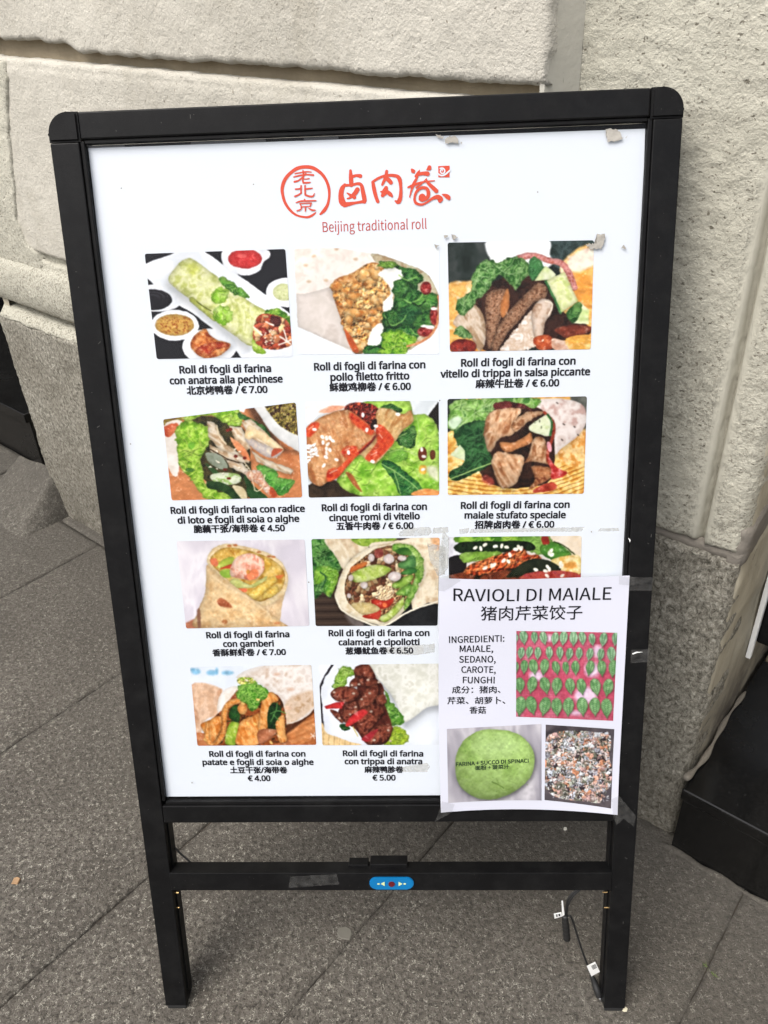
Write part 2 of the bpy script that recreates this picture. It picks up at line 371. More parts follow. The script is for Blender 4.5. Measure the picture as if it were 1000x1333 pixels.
# ---------------------------------------------------------------- walls: stones as displaced blocks
def stone(name, u0, u1, zb, zt, V, mat, parent, depth=0.05, res=0.006, er=0.006, amp=0.0015, fine=0.0006, chip=0.003, seed=0,
          prof=None, axis='V', flip=1, smooth=True):
    """One block: a dense front sheet, rounded and chipped at its edges, with its four sides going back by depth.
    zb, zt: bottom and top as functions of u.  axis 'U' builds a face that looks along the wall instead (u0,u1 then are V values)."""
    fb = zb if callable(zb) else (lambda u: zb + 0 * u); ft = zt if callable(zt) else (lambda u: zt + 0 * u)
    nu = max(3, int((u1 - u0) / res)); H = float(np.max(ft(np.array([u0, u1])) - fb(np.array([u0, u1])))); nz = max(3, int(H / res))
    s, t = np.meshgrid(np.linspace(0, 1, nu), np.linspace(0, 1, nz))
    u = u0 + (u1 - u0) * s
    b, tp = fb(u), ft(u)
    b = b + chip * (fbm(u * 45, u * 0 + seed, seed, 4) - 0.5) * 2; tp = tp + chip * (fbm(u * 40, u * 0 + seed + 5, seed + 3, 4) - 0.5) * 2
    z = b + (tp - b) * t
    ue = chip * (fbm(z * 45, z * 0 + 3, seed + 9, 4) - 0.5) * 2
    u = u + np.where(s < 0.5, (1 - 2 * s) * ue, (2 * s - 1) * ue)
    dist = np.minimum(np.minimum((u - u0), (u1 - u)), np.minimum(z - b, tp - z)).clip(0)
    e = er * (0.7 + 0.9 * fbm(u * 30, z * 30, seed + 21, 3))
    q = (1 - (dist / e).clip(0, 1))
    back = e * (1 - np.sqrt((1 - q * q).clip(0, 1)))
    h = amp * (fbm(u * 16, z * 16, seed + 31, 4) - 0.5) * 2 + fine * (fbm(u * 95, z * 95, seed + 41, 3) - 0.5) * 2
    v = V + back - h
    if prof is not None: v = v + prof(u, z)
    # skirt
    idx = np.arange(nu * nz).reshape(nz, nu)
    ring = np.concatenate([idx[0, :], idx[1:, -1], idx[-1, -2::-1], idx[-2:0:-1, 0]])
    uu, zz, vv = u.ravel(), z.ravel(), v.ravel()
    U2 = np.concatenate([uu, uu[ring]]); Z2 = np.concatenate([zz, zz[ring]]); V2 = np.concatenate([vv, np.full(len(ring), V + depth)])
    if axis == 'V': P = np.outer(U2, UD) + np.outer(V2, VD)
    else: P = np.outer(V + (V - V2) * flip + 0 * U2, UD) + np.outer(U2, VD)
    P[:, 2] = Z2
    f = np.stack([idx[:-1, :-1], idx[:-1, 1:], idx[1:, 1:], idx[1:, :-1]], -1).reshape(-1, 4)
    nr = len(ring); k = np.arange(nr); base = nu * nz
    sk = np.stack([ring[k], base + k, base + (k + 1) % nr, ring[(k + 1) % nr]], -1)
    F4 = np.concatenate([f, sk])
    me = bpy.data.meshes.new(name)
    me.vertices.add(len(P)); me.vertices.foreach_set('co', P.astype(np.float32).ravel())
    me.loops.add(F4.size); me.loops.foreach_set('vertex_index', F4.astype(np.int32).ravel())
    me.polygons.add(len(F4)); me.polygons.foreach_set('loop_start', (np.arange(len(F4)) * 4).astype(np.int32))
    try: me.polygons.foreach_set('loop_total', np.full(len(F4), 4, np.int32))
    except Exception: pass
    me.update(); me.validate()
    return link(name, me, mat, parent, smooth)

def slab_box(name, u0, u1, v0, v1, z0, z1, m, parent=None, bev=0.002):
    bm = bmesh.new(); add_box(bm, u0, u1, v0, v1, z0, z1, bev, 2, fr=lambda a, b, c: W(a, b, c))
    return bm_obj(name, bm, m, parent)

def jl(z0):                                             # the coursing runs a touch out of level, as measured
    return lambda u: z0 + (-0.105 - u) * 0.028

# left wall: rusticated stones over a moulding and a granite plinth
lw = empty('stone_wall', tuple(W(-0.8, 0.43, 0)))
tag(lw, 'cream rusticated stone wall with deep joints above a rounded moulding, behind and left of the sign', 'wall')
lw_m = lw.matrix_world
UL, UR = -1.50, -0.104
def child(o, par):                                      # keep world coordinates while hanging the piece on its thing
    o.parent = par; o.matrix_parent_inverse = Matrix.Translation(par.location).inverted(); return o
def seam_prof(u, z): return 0.0035 * np.exp(-((u + 0.972 + 0.006 * (fbm(z * 25, z * 0, 5, 3) - 0.5)) / 0.004) ** 2)
def low_prof(u, z):                                     # plaster that has filled the end of the lower joint, a shallow cove under the top edge
    return 0.004 * np.exp(-((z - jl(1.024)(u)) / 0.006) ** 2) * 0.6
step_b = lambda u: jl(1.050)(u) + 0.012 * (1 / (1 + np.exp((u + 0.975) / 0.006)))
child(stone('stone_block', UL, UR, step_b, lambda u: jl(1.60)(u), 0.430, STUCCO, None, 0.05, 0.005, 0.004, 0.002, 0.0006, 0.004, 12), lw)
child(stone('stone_block', UL, UR, lambda u: jl(0.678)(u), lambda u: jl(1.034)(u), 0.4325, STUCCO, None, 0.05, 0.005, 0.006, 0.0018, 0.0006, 0.002, 14, lambda u, z: low_prof(u, z) + 0.35 * seam_prof(u, z)), lw)
for i, (a, b, z0, z1) in enumerate(((UL, -0.62, 1.618, 2.16), (-0.618, UR, 1.618, 2.16), (UL, -0.973, 2.178, 2.80), (-0.971, UR, 2.178, 2.80))):
    child(stone('stone_block', a, b, jl(z0), jl(z1), 0.430, STUCCO, None, 0.05, 0.02, 0.008, 0.002, 0.0005, 0.003, 15 + i), lw)
# moulding: bullnose band with the filled, rougher end at the left
def bull(u, z):
    zz = z - (-0.105 - u) * 0.0
    t = ((zz - 0.628) / 0.052).clip(-1, 1)
    return -0.020 * np.sqrt((1 - t * t).clip(0, 1))
child(stone('moulding', UL - 0.0, UR, 0.577, lambda u: jl(0.664)(u), 0.434, ROUGH, None, 0.05, 0.005, 0.004, 0.003, 0.001, 0.003, 21, bull), lw)
child(stone('plinth_stone', UL, -0.80, -0.03, 0.541, 0.413, PLINTH, None, 0.09, 0.006, 0.003, 0.003, 0.0012, 0.003, 22), lw)
child(stone('plinth_stone', -0.797, UR, -0.03, 0.541, 0.413, PLINTH, None, 0.09, 0.006, 0.003, 0.003, 0.0012, 0.003, 23), lw)
child(stone('ledge', UL + 0.004, UR, 0.538, 0.5615, 0.4125, ROUGH, None, 0.06, 0.004, 0.003, 0.003, 0.0025, 0.004, 24, lambda u, z: 0.85 * (z - 0.541).clip(0)), lw)
def patch_prof(u, z):                                   # plaster that runs over the stones' left end as far as a wandering crack
    ub = np.interp(z, [0.60, 0.700, 0.713, 0.73, 0.772, 0.88, 0.973, 1.03], [-1.262, -1.264, -1.272, -1.302, -1.314, -1.268, -1.232, -1.20]) + 0.008 * (fbm(z * 50, z * 0, 6, 4) - 0.5)
    return 0.020 / (1 + np.exp(-(u - ub) / 0.0012))
child(stone('plaster_patch', UL + 0.004, -1.15, 0.648, lambda u: jl(1.030)(u), 0.4285, ROUGH, None, 0.03, 0.005, 0.006, 0.002, 0.0015, 0.003, 25, patch_prof), lw)
child(slab_box('joint_mortar', UL + 0.008, UR - 0.008, 0.4555, 0.52, -0.03, 2.8, MORTAR), lw)
child(slab_box('wall_core', UL + 0.004, UR - 0.004, 0.5205, 1.4, -0.03, 2.8, PLASTER), lw)

# right pier
pier = empty('stone_pier', tuple(W(0.04, 0.478, 0)))
tag(pier, 'rough cream plastered pier with a vertical groove, rising behind the right side of the sign', 'pier')
PU0, PU1 = -0.104, 0.178
def pier_prof(u, z):
    g = 0.0150 * np.clip(1 - np.abs(u - 0.1262) / 0.0060, 0, 1) ** 0.9
    corner = 0.012 * ((u - 0.160).clip(0) / 0.02) ** 2
    lum = -0.0028 * fbm(u * 60, z * 66, 77, 3) - 0.003 * fbm(u * 14, z * 14, 78, 3)
    smooth = (1 / (1 + np.exp((np.abs(u - 0.1262) - 0.0125) / 0.0012)))
    return g + corner + lum * (1 - smooth) - 0.0032 * smooth
child(stone('plaster_face', PU0 - 0.02, PU1, 0.543, 1.45, 0.4815, ROUGH, None, 0.06, 0.0030, 0.009, 0.0006, 0.0003, 0.004, 31, pier_prof), pier)
child(stone('plaster_face', PU0 - 0.02, PU1, 1.451, 2.80, 0.4815, ROUGH, None, 0.06, 0.008, 0.003, 0.0006, 0.0003, 0.001, 37, pier_prof), pier)
bm = bmesh.new(); fa = [bm.verts.new(tuple(W(u_, v_, 0.98))) for u_, v_ in ((-0.112, 0.4335), (-0.107, 0.4345), (-0.091, 0.4790), (-0.112, 0.4790))]
fb_ = [bm.verts.new((v.co.x, v.co.y, 2.8)) for v in fa]; bm.faces.new(fa); bm.faces.new(fb_[::-1])
for i in range(4): bm.faces.new((fa[i], fb_[i], fb_[(i + 1) % 4], fa[(i + 1) % 4]))
child(bm_obj('plaster_fillet', bm, make_smooth_plaster()), pier)
def pp_prof(u, z):
    edge = 1 / (1 + np.exp(-(u - 0.132 + 0.01 * (fbm(z * 14, z * 0, 3, 2) - 0.5)) / 0.003))
    return 0.003 * edge - 0.003 * fbm(u * 60, z * 40, 91, 3)
child(stone('plinth_stone', PU0 - 0.02, PU1, -0.03, 0.5345, 0.4795, PLINTH, None, 0.09, 0.0045, 0.007, 0.003, 0.002, 0.004, 32, pp_prof), pier)
child(stone('mortar_bed', PU0 - 0.02, PU1 + 0.001, 0.528, 0.549, 0.4835, MORTAR_G, None, 0.05, 0.005, 0.004, 0.002, 0.0012, 0.003, 33), pier)
child(stone('reveal_plaster', 0.487, 0.90, 0.56, 2.80, 0.1785, PLASTER, None, 0.04, 0.012, 0.008, 0.003, 0.0008, 0.004, 34, axis='U'), pier)
child(stone('reveal_plaster', 0.487, 0.90, -0.03, 0.545, 0.1795, PLASTER, None, 0.04, 0.010, 0.006, 0.004, 0.0008, 0.004, 35, axis='U'), pier)
child(stone('mortar_smear', 0.486, 0.72, lambda v: 0.520 + (v - 0.487) * 0.30, lambda v: 0.583 + (v - 0.487) * 0.22, 0.1815, MORTAR_G, None, 0.02, 0.006, 0.006, 0.002, 0.0008, 0.006, 36, axis='U'), pier)
child(slab_box('pier_core', PU0 + 0.004, PU1 - 0.006, 0.53, 1.4, -0.03, 2.8, PLASTER), pier)

# doorway on the right: black threshold, frame
st = empty('granite_step', tuple(W(0.6, 0.6, 0)))
tag(st, 'polished black granite doorstep beside the pier at the right edge of the picture', 'step')
SZ = 0.138
child(slab_box('riser', 0.186, 1.35, 0.459, 0.62, -0.02, SZ - 0.0235, GRANITE, None, 0.0015), st)
child(slab_box('tread', 0.182, 1.352, 0.456, 0.80, SZ - 0.0215, SZ, GRANITE, None, 0.003), st)
child(slab_box('back_sill', 0.186, 1.35, 0.802, 0.86, SZ - 0.02, SZ + 0.004, MORTAR), st)
bm = bmesh.new()
tube(bm, [W(0.181, 0.468, 0.150), W(0.187, 0.53, 0.1435), W(0.184, 0.62, 0.1435), W(0.187, 0.70, 0.144)], lambda t: 0.0045 * (1 - 0.45 * t) + 0.0015 * math.sin(t * 23), 8, 8)
o = bm_obj('sealant_bead', bm, MORTAR_D, None, True); child(o, st)
df = empty('door_frame', tuple(W(0.2, 0.66, 0)))
tag(df, 'black door frame profile with a white edge strip beside the plastered pier', 'door frame')
child(slab_box('edge_strip', 0.1825, 0.190, 0.642, 0.652, 0.262, 2.4, plain('white_paint', (0.72, 0.72, 0.70), 0.5), None, 0.001), df)
child(slab_box('frame_profile', 0.1845, 0.245, 0.6545, 0.70, 0.285, 2.4, BLACK, None, 0.008), df)
child(slab_box('frame_profile', 0.2465, 0.30, 0.660, 0.72, 0.29, 2.4, BLACK, None, 0.008), df)
rd = slab_box('inner_wall', 0.302, 1.3, 0.862, 0.90, SZ + 0.01, 2.4, make_mortar('beige_stone', lin((170, 154, 124)), lin((196, 182, 152))), None)
tag(rd, 'beige stone wall set back behind the black doorstep at the right edge', 'wall')
w2 = slab_box('side_wall', 1.36, 3.2, 0.47, 1.4, -0.03, 2.8, STUCCO)
tag(w2, 'cream wall continuing beyond the right doorway', 'wall')

# doorway on the left
ls = empty('granite_step', tuple(W(-2.2, 0.55, 0)))
tag(ls, 'polished black granite doorstep with a projecting nosing at the left edge of the picture', 'step')
child(slab_box('riser', -3.2, -1.752, 0.516, 0.62, -0.02, 0.150, GRANITE, None, 0.0015), ls)
child(slab_box('tread', -3.22, -1.738, 0.500, 0.93, 0.1515, 0.180, GRANITE, None, 0.003), ls)
ld2 = slab_box('door_panel', -3.2, -1.52, 0.96, 1.0, -0.02, 2.6, GRANITE)
tag(ld2, 'dark glass door behind the left doorstep, mostly past the left edge', 'door')
lr = stone('door_reveal', 0.4335, 0.96, -0.03, 2.8, UL - 0.001, PLASTER, None, 0.03, 0.014, 0.006, 0.003, 0.001, 0.004, 41, axis='U', flip=-1)
child(lr, lw)
rb = stone('corner_stone', -1.56, UL - 0.004, -0.03, 2.8, 0.62, ROUGH, None, 0.06, 0.02, 0.012, 0.003, 0.001, 0.004, 42)
child(rb, lw)
w3 = slab_box('side_wall', -6.0, -3.24, 0.43, 1.4, -0.03, 2.8, STUCCO)
tag(w3, 'cream wall continuing beyond the left doorway', 'wall')

# ---------------------------------------------------------------- ground
g = pydata('ground', [(-40, -40, -0.006), (40, -40, -0.006), (40, 40, -0.006), (-40, 40, -0.006)], [(0, 1, 2, 3)], make_mortar('dusty_joint', lin((70, 62, 54)), lin((92, 84, 74))))
tag(g, kind='structure')
pv = empty('pavement', (0, 0, 0)); tag(pv, kind='structure')
def paver(u0, u1, v0, v1, seed, res=0.012, top=0.0, g0=0.0015, gl=None, gr=None):
    rr = random.Random(seed)
    nu = max(3, int((u1 - u0) / res)); nv = max(3, int((v1 - v0) / res))
    s, t = np.meshgrid(np.linspace(0, 1, nu), np.linspace(0, 1, nv))
    gl = g0 if gl is None else gl; gr = g0 if gr is None else gr
    u = u0 + gl + (u1 - u0 - gl - gr) * s; v = v0 + g0 + (v1 - v0 - 2 * g0) * t
    ch = 0.0022 * (fbm(u * 28, v * 28, seed + 2, 4) - 0.5) * 2
    u = u + ch * (2 * s - 1) * (np.abs(2 * s - 1) > 0.9); v = v + ch * (2 * t - 1) * (np.abs(2 * t - 1) > 0.9)
    dist = np.minimum(np.minimum(u - u0, u1 - u), np.minimum(v - v0, v1 - v)).clip(0)
    z = top + 0.0016 * (fbm(u * 14, v * 14, seed, 4) - 0.5) * 2 + 0.001 * (fbm(u * 70, v * 70, seed + 8, 2) - 0.5)
    ge = np.where(np.minimum(u - u0, u1 - u) < np.minimum(v - v0, v1 - v), np.where(u - u0 < u1 - u, gl, gr), g0)
    z = z - 0.003 * np.minimum(1, ge / 0.0015) ** 1.5 * np.exp(-dist / 0.0035) * (0.4 + fbm(u * 30, v * 30, seed + 4, 3))
    idx = np.arange(nu * nv).reshape(nv, nu)
    ring = np.concatenate([idx[0, :], idx[1:, -1], idx[-1, -2::-1], idx[-2:0:-1, 0]])
    P = np.outer(u.ravel(), UD) + np.outer(v.ravel(), VD); P[:, 2] = z.ravel()
    R = P[ring].copy(); R[:, 2] = -0.02
    f = np.stack([idx[:-1, :-1], idx[:-1, 1:], idx[1:, 1:], idx[1:, :-1]], -1).reshape(-1, 4)
    nr = len(ring); k = np.arange(nr)
    sk = np.stack([ring[k], nu * nv + k, nu * nv + (k + 1) % nr, ring[(k + 1) % nr]], -1)
    A = np.concatenate([P, R]); F4 = np.concatenate([f, sk])
    me = bpy.data.meshes.new('paving_slab')
    me.vertices.add(len(A)); me.vertices.foreach_set('co', A.astype(np.float32).ravel())
    me.loops.add(F4.size); me.loops.foreach_set('vertex_index', F4.astype(np.int32).ravel())
    me.polygons.add(len(F4)); me.polygons.foreach_set('loop_start', (np.arange(len(F4)) * 4).astype(np.int32))
    me.update(); me.validate()
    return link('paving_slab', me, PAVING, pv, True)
US = [-3.4, -2.95, -2.52, -2.14, -1.82, -1.27, -0.838, -0.421, -0.107, 0.301, 0.70, 1.12, 1.5, 1.95]
GAP = {-0.838: 0.0008, -0.421: 0.0018, -0.107: 0.0007, 0.301: 0.0003}
for i, (a, b) in enumerate(zip(US, US[1:])):
    ga, gb = GAP.get(a, 0.0012), GAP.get(b, 0.0012)
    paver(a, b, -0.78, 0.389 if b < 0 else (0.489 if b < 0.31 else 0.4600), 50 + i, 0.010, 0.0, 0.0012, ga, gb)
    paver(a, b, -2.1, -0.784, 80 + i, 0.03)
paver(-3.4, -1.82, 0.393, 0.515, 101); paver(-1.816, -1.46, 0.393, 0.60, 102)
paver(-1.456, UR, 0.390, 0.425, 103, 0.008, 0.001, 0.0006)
bm = bmesh.new(); rr_ = random.Random(9)
tube(bm, [W(0.176 + 0.02 * i, 0.4575 - 0.0035 * rr_.random(), -0.002 + 0.001 * rr_.random()) for i in range(50)], lambda t: 0.0050 + 0.0012 * math.sin(t * 90) + 0.0010 * math.sin(t * 37), 8, 3)
bm_obj('cement_fillet', bm, PAVING, pv, True)
# cement hump against the left end of the plinth
nh = 60; s, t = np.meshgrid(np.linspace(0, 1, nh), np.linspace(0, 1, nh))
hu = -1.80 + 0.352 * s; hv = 0.27 + 0.162 * t
hz = 0.126 * t ** 1.25 * np.clip((1 - s) / 0.10, 0, 1) ** 0.8 * (0.5 - 0.5 * np.cos(np.pi * (s / 0.35).clip(0, 1))) * (1 - 0.35 * np.clip((0.93 - s), 0, 1)) + 0.010 * (fbm(hu * 22, hv * 22, 7, 5) - 0.5) * np.clip(t * 3, 0, 1) - 0.002
P = np.outer(hu.ravel(), UD) + np.outer(hv.ravel(), VD); P[:, 2] = hz.ravel()
ix = np.arange(nh * nh).reshape(nh, nh)
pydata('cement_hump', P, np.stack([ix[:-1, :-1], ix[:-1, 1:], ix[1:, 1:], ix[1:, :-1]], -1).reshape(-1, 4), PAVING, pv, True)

# ---------------------------------------------------------------- a small painter for the printed food pictures
def homography(src, dst):
    A = []
    for (x, y), (u, v) in zip(src, dst):
        A.append([x, y, 1, 0, 0, 0, -u * x, -u * y, -u]); A.append([0, 0, 0, x, y, 1, -v * x, -v * y, -v])
    return np.linalg.svd(np.array(A, float))[2][-1].reshape(3, 3)

class Paint:
    """Picture printed on paper, painted shape by shape. Coordinates are those of an enlarged view whose four picture corners are quad."""
    def __init__(s, quad, w, h, bgc=(255, 255, 255), seed=1):
        H = homography([(0, 0), (1, 0), (1, 1), (0, 1)], quad)
        a, b = np.meshgrid((np.arange(w) + 0.5) / w, (np.arange(h) + 0.5) / h)
        q = np.stack([a, b, np.ones_like(a)], -1) @ H.T
        s.X, s.Y = q[..., 0] / q[..., 2], q[..., 1] / q[..., 2]
        s.w, s.h = w, h; s.C = np.ones((h, w, 3)) * np.array(bgc, float); s.sd = seed * 101; s.k = 0
        s.px = (np.max(s.X) - np.min(s.X)) / w
    def _box(s, lo, hi, pad):
        m = (s.X > lo[0] - pad) & (s.X < hi[0] + pad) & (s.Y > lo[1] - pad) & (s.Y < hi[1] + pad)
        ys, xs = np.where(m)
        if len(ys) == 0: return None
        return slice(ys.min(), ys.max() + 1), slice(xs.min(), xs.max() + 1)
    def _dist(s, x, y, P, closed=True):
        d2 = np.full(x.shape, 1e18); inside = np.zeros(x.shape, bool); n = len(P)
        for i in range(n if closed else n - 1):
            ax, ay = P[i]; bx, by = P[(i + 1) % n]; dx, dy = bx - ax, by - ay; L = dx * dx + dy * dy + 1e-9
            t = (((x - ax) * dx + (y - ay) * dy) / L).clip(0, 1)
            np.minimum(d2, (x - ax - t * dx) ** 2 + (y - ay - t * dy) ** 2, out=d2)
            if closed and ay != by:
                c = (ay > y) != (by > y); xi = ax + (y - ay) * dx / (by - ay); inside ^= c & (x < xi)
        d = np.sqrt(d2)
        return np.where(inside, d, -d) if closed else d
    def _tone(s, x, y, cols, ns, aniso, ct, o=4):
        th = math.radians(aniso[0]); kx, ky = aniso[1], 1.0
        u = (x * math.cos(th) + y * math.sin(th)) / ns / kx; v = (-x * math.sin(th) + y * math.cos(th)) / ns
        wv = fbm(u * 0.7, v * 0.7, s.sd + s.k + 50, 2) - 0.5
        n = fbm(u + wv * 0.55, v - wv * 0.55, s.sd + s.k, o)
        n = ((n - 0.5) * ct + 0.5).clip(0, 0.9999) * (len(cols) - 1)
        i = n.astype(int); f = (n - i)[..., None]; A = np.array(cols, float)
        return A[i] * (1 - f) + A[np.minimum(i + 1, len(cols) - 1)] * f
    def _put(s, sl, m, c): s.C[sl] = s.C[sl] * (1 - m[..., None]) + c * m[..., None]
    def P(s, pts, cols, ns=40, ct=2.2, an=(0, 1), rim=0.0, rw=14, light=0.0, la=-60, warp=0, soft=None, smooth=True, alpha=1.0, relief=0.0, shadow=0.0, sw=25, so=(8, 10)):
        s.k += 1
        if isinstance(cols[0], (int, float)): cols = [tuple(min(255, c * 1.07) for c in cols), cols, tuple(c * 0.88 for c in cols)]
        P = catmull(pts, 4, True) if smooth else pts
        A = np.array(P); lo, hi = A.min(0), A.max(0)
        if shadow:
            sl = s._box(lo, hi, sw * 2 + 10)
            if sl:
                x, y = s.X[sl] - so[0], s.Y[sl] - so[1]; d = s._dist(x, y, P)
                m = (1 / (1 + np.exp(-d / (sw * 0.35)))) * shadow; s._put(sl, m, s.C[sl] * 0.25)
        sl = s._box(lo, hi, 6 + warp)
        if not sl: return
        x, y = s.X[sl], s.Y[sl]; xw, yw = x, y
        if warp:
            xw = x + (fbm(x / 22, y / 22, s.sd + s.k, 4) - 0.5) * 2 * warp; yw = y + (fbm(x / 22 + 40, y / 22, s.sd + s.k + 3, 4) - 0.5) * 2 * warp
        d = s._dist(xw, yw, P); m = (0.5 + d / (soft or 1.6 * s.px)).clip(0, 1) * alpha
        c = s._tone(x, y, cols, ns, an, ct)
        f = np.ones(x.shape)
        if rim: f = f - rim * np.exp(-d.clip(0) / rw)
        if light:
            cx, cy = (lo + hi) / 2; R = max((hi - lo)) / 2; lr = math.radians(la)
            f = f + light * ((x - cx) * math.cos(lr) + (y - cy) * math.sin(lr)) / R
        if relief:
            k = ns * 0.6
            a1 = fbm(x / k, y / k, s.sd + s.k + 9, 3); a2 = fbm((x + k * 0.35) / k, (y + k * 0.35) / k, s.sd + s.k + 9, 3)
            f = f + relief * (a2 - a1) * 2.2
        s._put(sl, m, (c * f[..., None]).clip(0, 255))
    def E(s, cx, cy, rx, ry, cols, rot=0, **k):
        r = math.radians(rot); pts = [(cx + rx * math.cos(t) * math.cos(r) - ry * math.sin(t) * math.sin(r), cy + rx * math.cos(t) * math.sin(r) + ry * math.sin(t) * math.cos(r)) for t in np.linspace(0, 2 * math.pi, 14, endpoint=False)]
        s.P(pts, cols, **k)
    def S(s, pts, w, cols, alpha=1.0, ns=20, rim=0.0, soft=None, w2=None):
        """a brush stroke"""
        s.k += 1
        if isinstance(cols[0], (int, float)): cols = [cols, tuple(c * 0.92 for c in cols)]
        P = catmull(pts, 4) if len(pts) > 2 else [np.array(p, float) for p in pts]; A = np.array(P); sl = s._box(A.min(0), A.max(0), w + 4)
        if not sl: return
        x, y = s.X[sl], s.Y[sl]; d = s._dist(x, y, P, False); m = (0.5 + (w / 2 - d) / (soft or 1.5 * s.px)).clip(0, 1) * alpha
        c = s._tone(x, y, cols, ns, (0, 1), 2); f = 1 - rim * (d / (w / 2)).clip(0, 1) ** 2
        s._put(sl, m, c * f[..., None])
    def seeds(s, n, box, size, cols, seed=0, poly=None, dark=0.35):
        r = random.Random(seed + s.sd)
        for _ in range(n):
            x, y = r.uniform(box[0], box[2]), r.uniform(box[1], box[3]); a = r.uniform(0, 180); z = size * r.uniform(0.7, 1.2)
            if dark: s.E(x + 2, y + 3, z, z * 0.6, (60, 30, 15), rot=a, alpha=dark)
            s.E(x, y, z, z * 0.55, [cols, tuple(min(255, c * 1.05) for c in cols)], rot=a)
    def bits(s, box, cell, cols, seed=0, mask=None, gap=0.2, jag=1.0):
        """a jumble of small chopped pieces: cells of a jittered grid, each with a colour and a lit side"""
        s.k += 1; lo = (box[0], box[1]); hi = (box[2], box[3]); sl = s._box(lo, hi, 0)
        x, y = s.X[sl], s.Y[sl]
        x = x + (fbm(x / cell * 1.3, y / cell * 1.3, s.sd + seed, 3) - 0.5) * cell * jag; y = y + (fbm(x / cell * 1.3 + 9, y / cell * 1.3, s.sd + seed + 2, 3) - 0.5) * cell * jag
        gx, gy = np.floor(x / cell), np.floor(y / cell); b1 = np.full(x.shape, 1e9); b2 = b1.copy(); bi = np.zeros(x.shape); ex = np.zeros(x.shape)
        for dx in (-1, 0, 1):
            for dy in (-1, 0, 1):
                ux, uy = gx + dx, gy + dy
                jx = _hash(ux, uy, seed + 1); jy = _hash(ux, uy, seed + 2); vx = x / cell - ux - jx; vy = y / cell - uy - jy
                d = np.sqrt(vx * vx + vy * vy); hsh = _hash(ux, uy, seed + 3); nearer = d < b1
                b2 = np.where(nearer, b1, np.minimum(b2, d)); bi = np.where(nearer, hsh, bi); ex = np.where(nearer, vx * 0.6 + vy * 0.8, ex); b1 = np.where(nearer, d, b1)
        A = np.array(cols, float); c = A[(bi * 0.9999 * len(cols)).astype(int)]
        f = 1 - ex * 0.45 - gap * 2.2 * np.exp(-(b2 - b1) / 0.12)
        m = np.ones(x.shape)
        if mask is not None: m = (0.5 + s._dist(s.X[sl], s.Y[sl], catmull(mask, 4, True)) / (2 * s.px)).clip(0, 1)
        s._put(sl, m, (c * f.clip(0.15, 1.4)[..., None]).clip(0, 255))
    def _in(s, x, y, P):
        c = False; n = len(P)
        for i in range(n):
            ax, ay = P[i]; bx, by = P[(i + 1) % n]
            if (ay > y) != (by > y) and x < ax + (y - ay) * (bx - ax) / (by - ay): c = not c
        return c
    def lobes(s, poly, n, r0, r1, cols, seed=0, **k):
        r = random.Random(s.sd + seed); A = np.array(poly); lo, hi = A.min(0), A.max(0); i = 0
        k.setdefault('rim', 0.42); k.setdefault('light', 0.22); k.setdefault('la', -70); k.setdefault('ct', 1.8); k.setdefault('shadow', 0.35)
        while i < n:
            x, y = r.uniform(lo[0], hi[0]), r.uniform(lo[1], hi[1])
            if not s._in(x, y, poly): i += 0.2; continue
            q = r.uniform(r0, r1); s.E(x, y, q, q * r.uniform(0.55, 0.95), cols, rot=r.uniform(0, 180), ns=q * 0.9, rw=q * 0.3, warp=q * 0.35, sw=q * 0.5, so=(2, q * 0.25), **k); i += 1
    def curls(s, poly, n, L, lightc, darkc, w=5, seed=0, alpha=0.6):
        r = random.Random(s.sd + seed + 5); A = np.array(poly); lo, hi = A.min(0), A.max(0); i = 0
        while i < n:
            x, y = r.uniform(lo[0], hi[0]), r.uniform(lo[1], hi[1])
            if not s._in(x, y, poly): i += 0.2; continue
            a = r.uniform(0, 6.28); l = L * r.uniform(0.5, 1.2); b = r.uniform(-1.2, 1.2); P = [(x, y)]
            for j in range(3):
                a += b * 0.6; x += l / 3 * math.cos(a); y += l / 3 * math.sin(a); P.append((x, y))
            if all(s._in(px, py, poly) for px, py in P):
                s.S([(px + 2, py + w * 0.8) for px, py in P], w * 1.5, darkc, alpha * 0.7, soft=w * 1.1); s.S(P, w * 0.8, lightc, alpha, soft=w * 0.7)
            i += 1
    def leaf(s, pts, cols, vein=(190, 220, 120), ruffle=10, **k):
        """crinkled lettuce: ruffled outline, dark folds and pale veins"""
        k.setdefault('ns', 60); k.setdefault('ct', 2.4); k.setdefault('rim', 0.30); k.setdefault('relief', 0.10)
        s.P(pts, cols, warp=ruffle, **k)
        A = np.array(pts); area = np.prod(A.max(0) - A.min(0)); c = np.array(cols[:3] if not isinstance(cols[0], (int, float)) else [cols], float)
        hi = tuple((c.max(0) * 1.12 + 16).clip(0, 255)); lo = tuple(c.min(0) * 0.55)
        s.curls(pts, int(min(60, 6 + area / 1500)), min(70, 18 + area ** 0.5 * 0.18), hi, lo, 6)
    def image(s, name, grain=5, bright=1.0, wander=0.35, gloss=0.45):
        H, Wd = s.h, s.w; yy, xx = np.mgrid[0:H, 0:Wd].astype(float); k = s.px
        def samp(A, y, x):
            y = y.clip(0, H - 1.001); x = x.clip(0, Wd - 1.001); y0 = y.astype(int); x0 = x.astype(int); fy = (y - y0)[..., None]; fx = (x - x0)[..., None]
            return (A[y0, x0] * (1 - fx) + A[y0, x0 + 1] * fx) * (1 - fy) + (A[y0 + 1, x0] * (1 - fx) + A[y0 + 1, x0 + 1] * fx) * fy
        def blur(A, r):
            for ax in (0, 1):
                n = A.shape[ax]; acc = 0; wt = 0
                for d in range(-2 * r, 2 * r + 1):
                    w_ = math.exp(-d * d / (2.0 * r * r)); idx = (np.arange(n) + d).clip(0, n - 1); acc = acc + w_ * np.take(A, idx, ax); wt += w_
                A = acc / wt
            return A
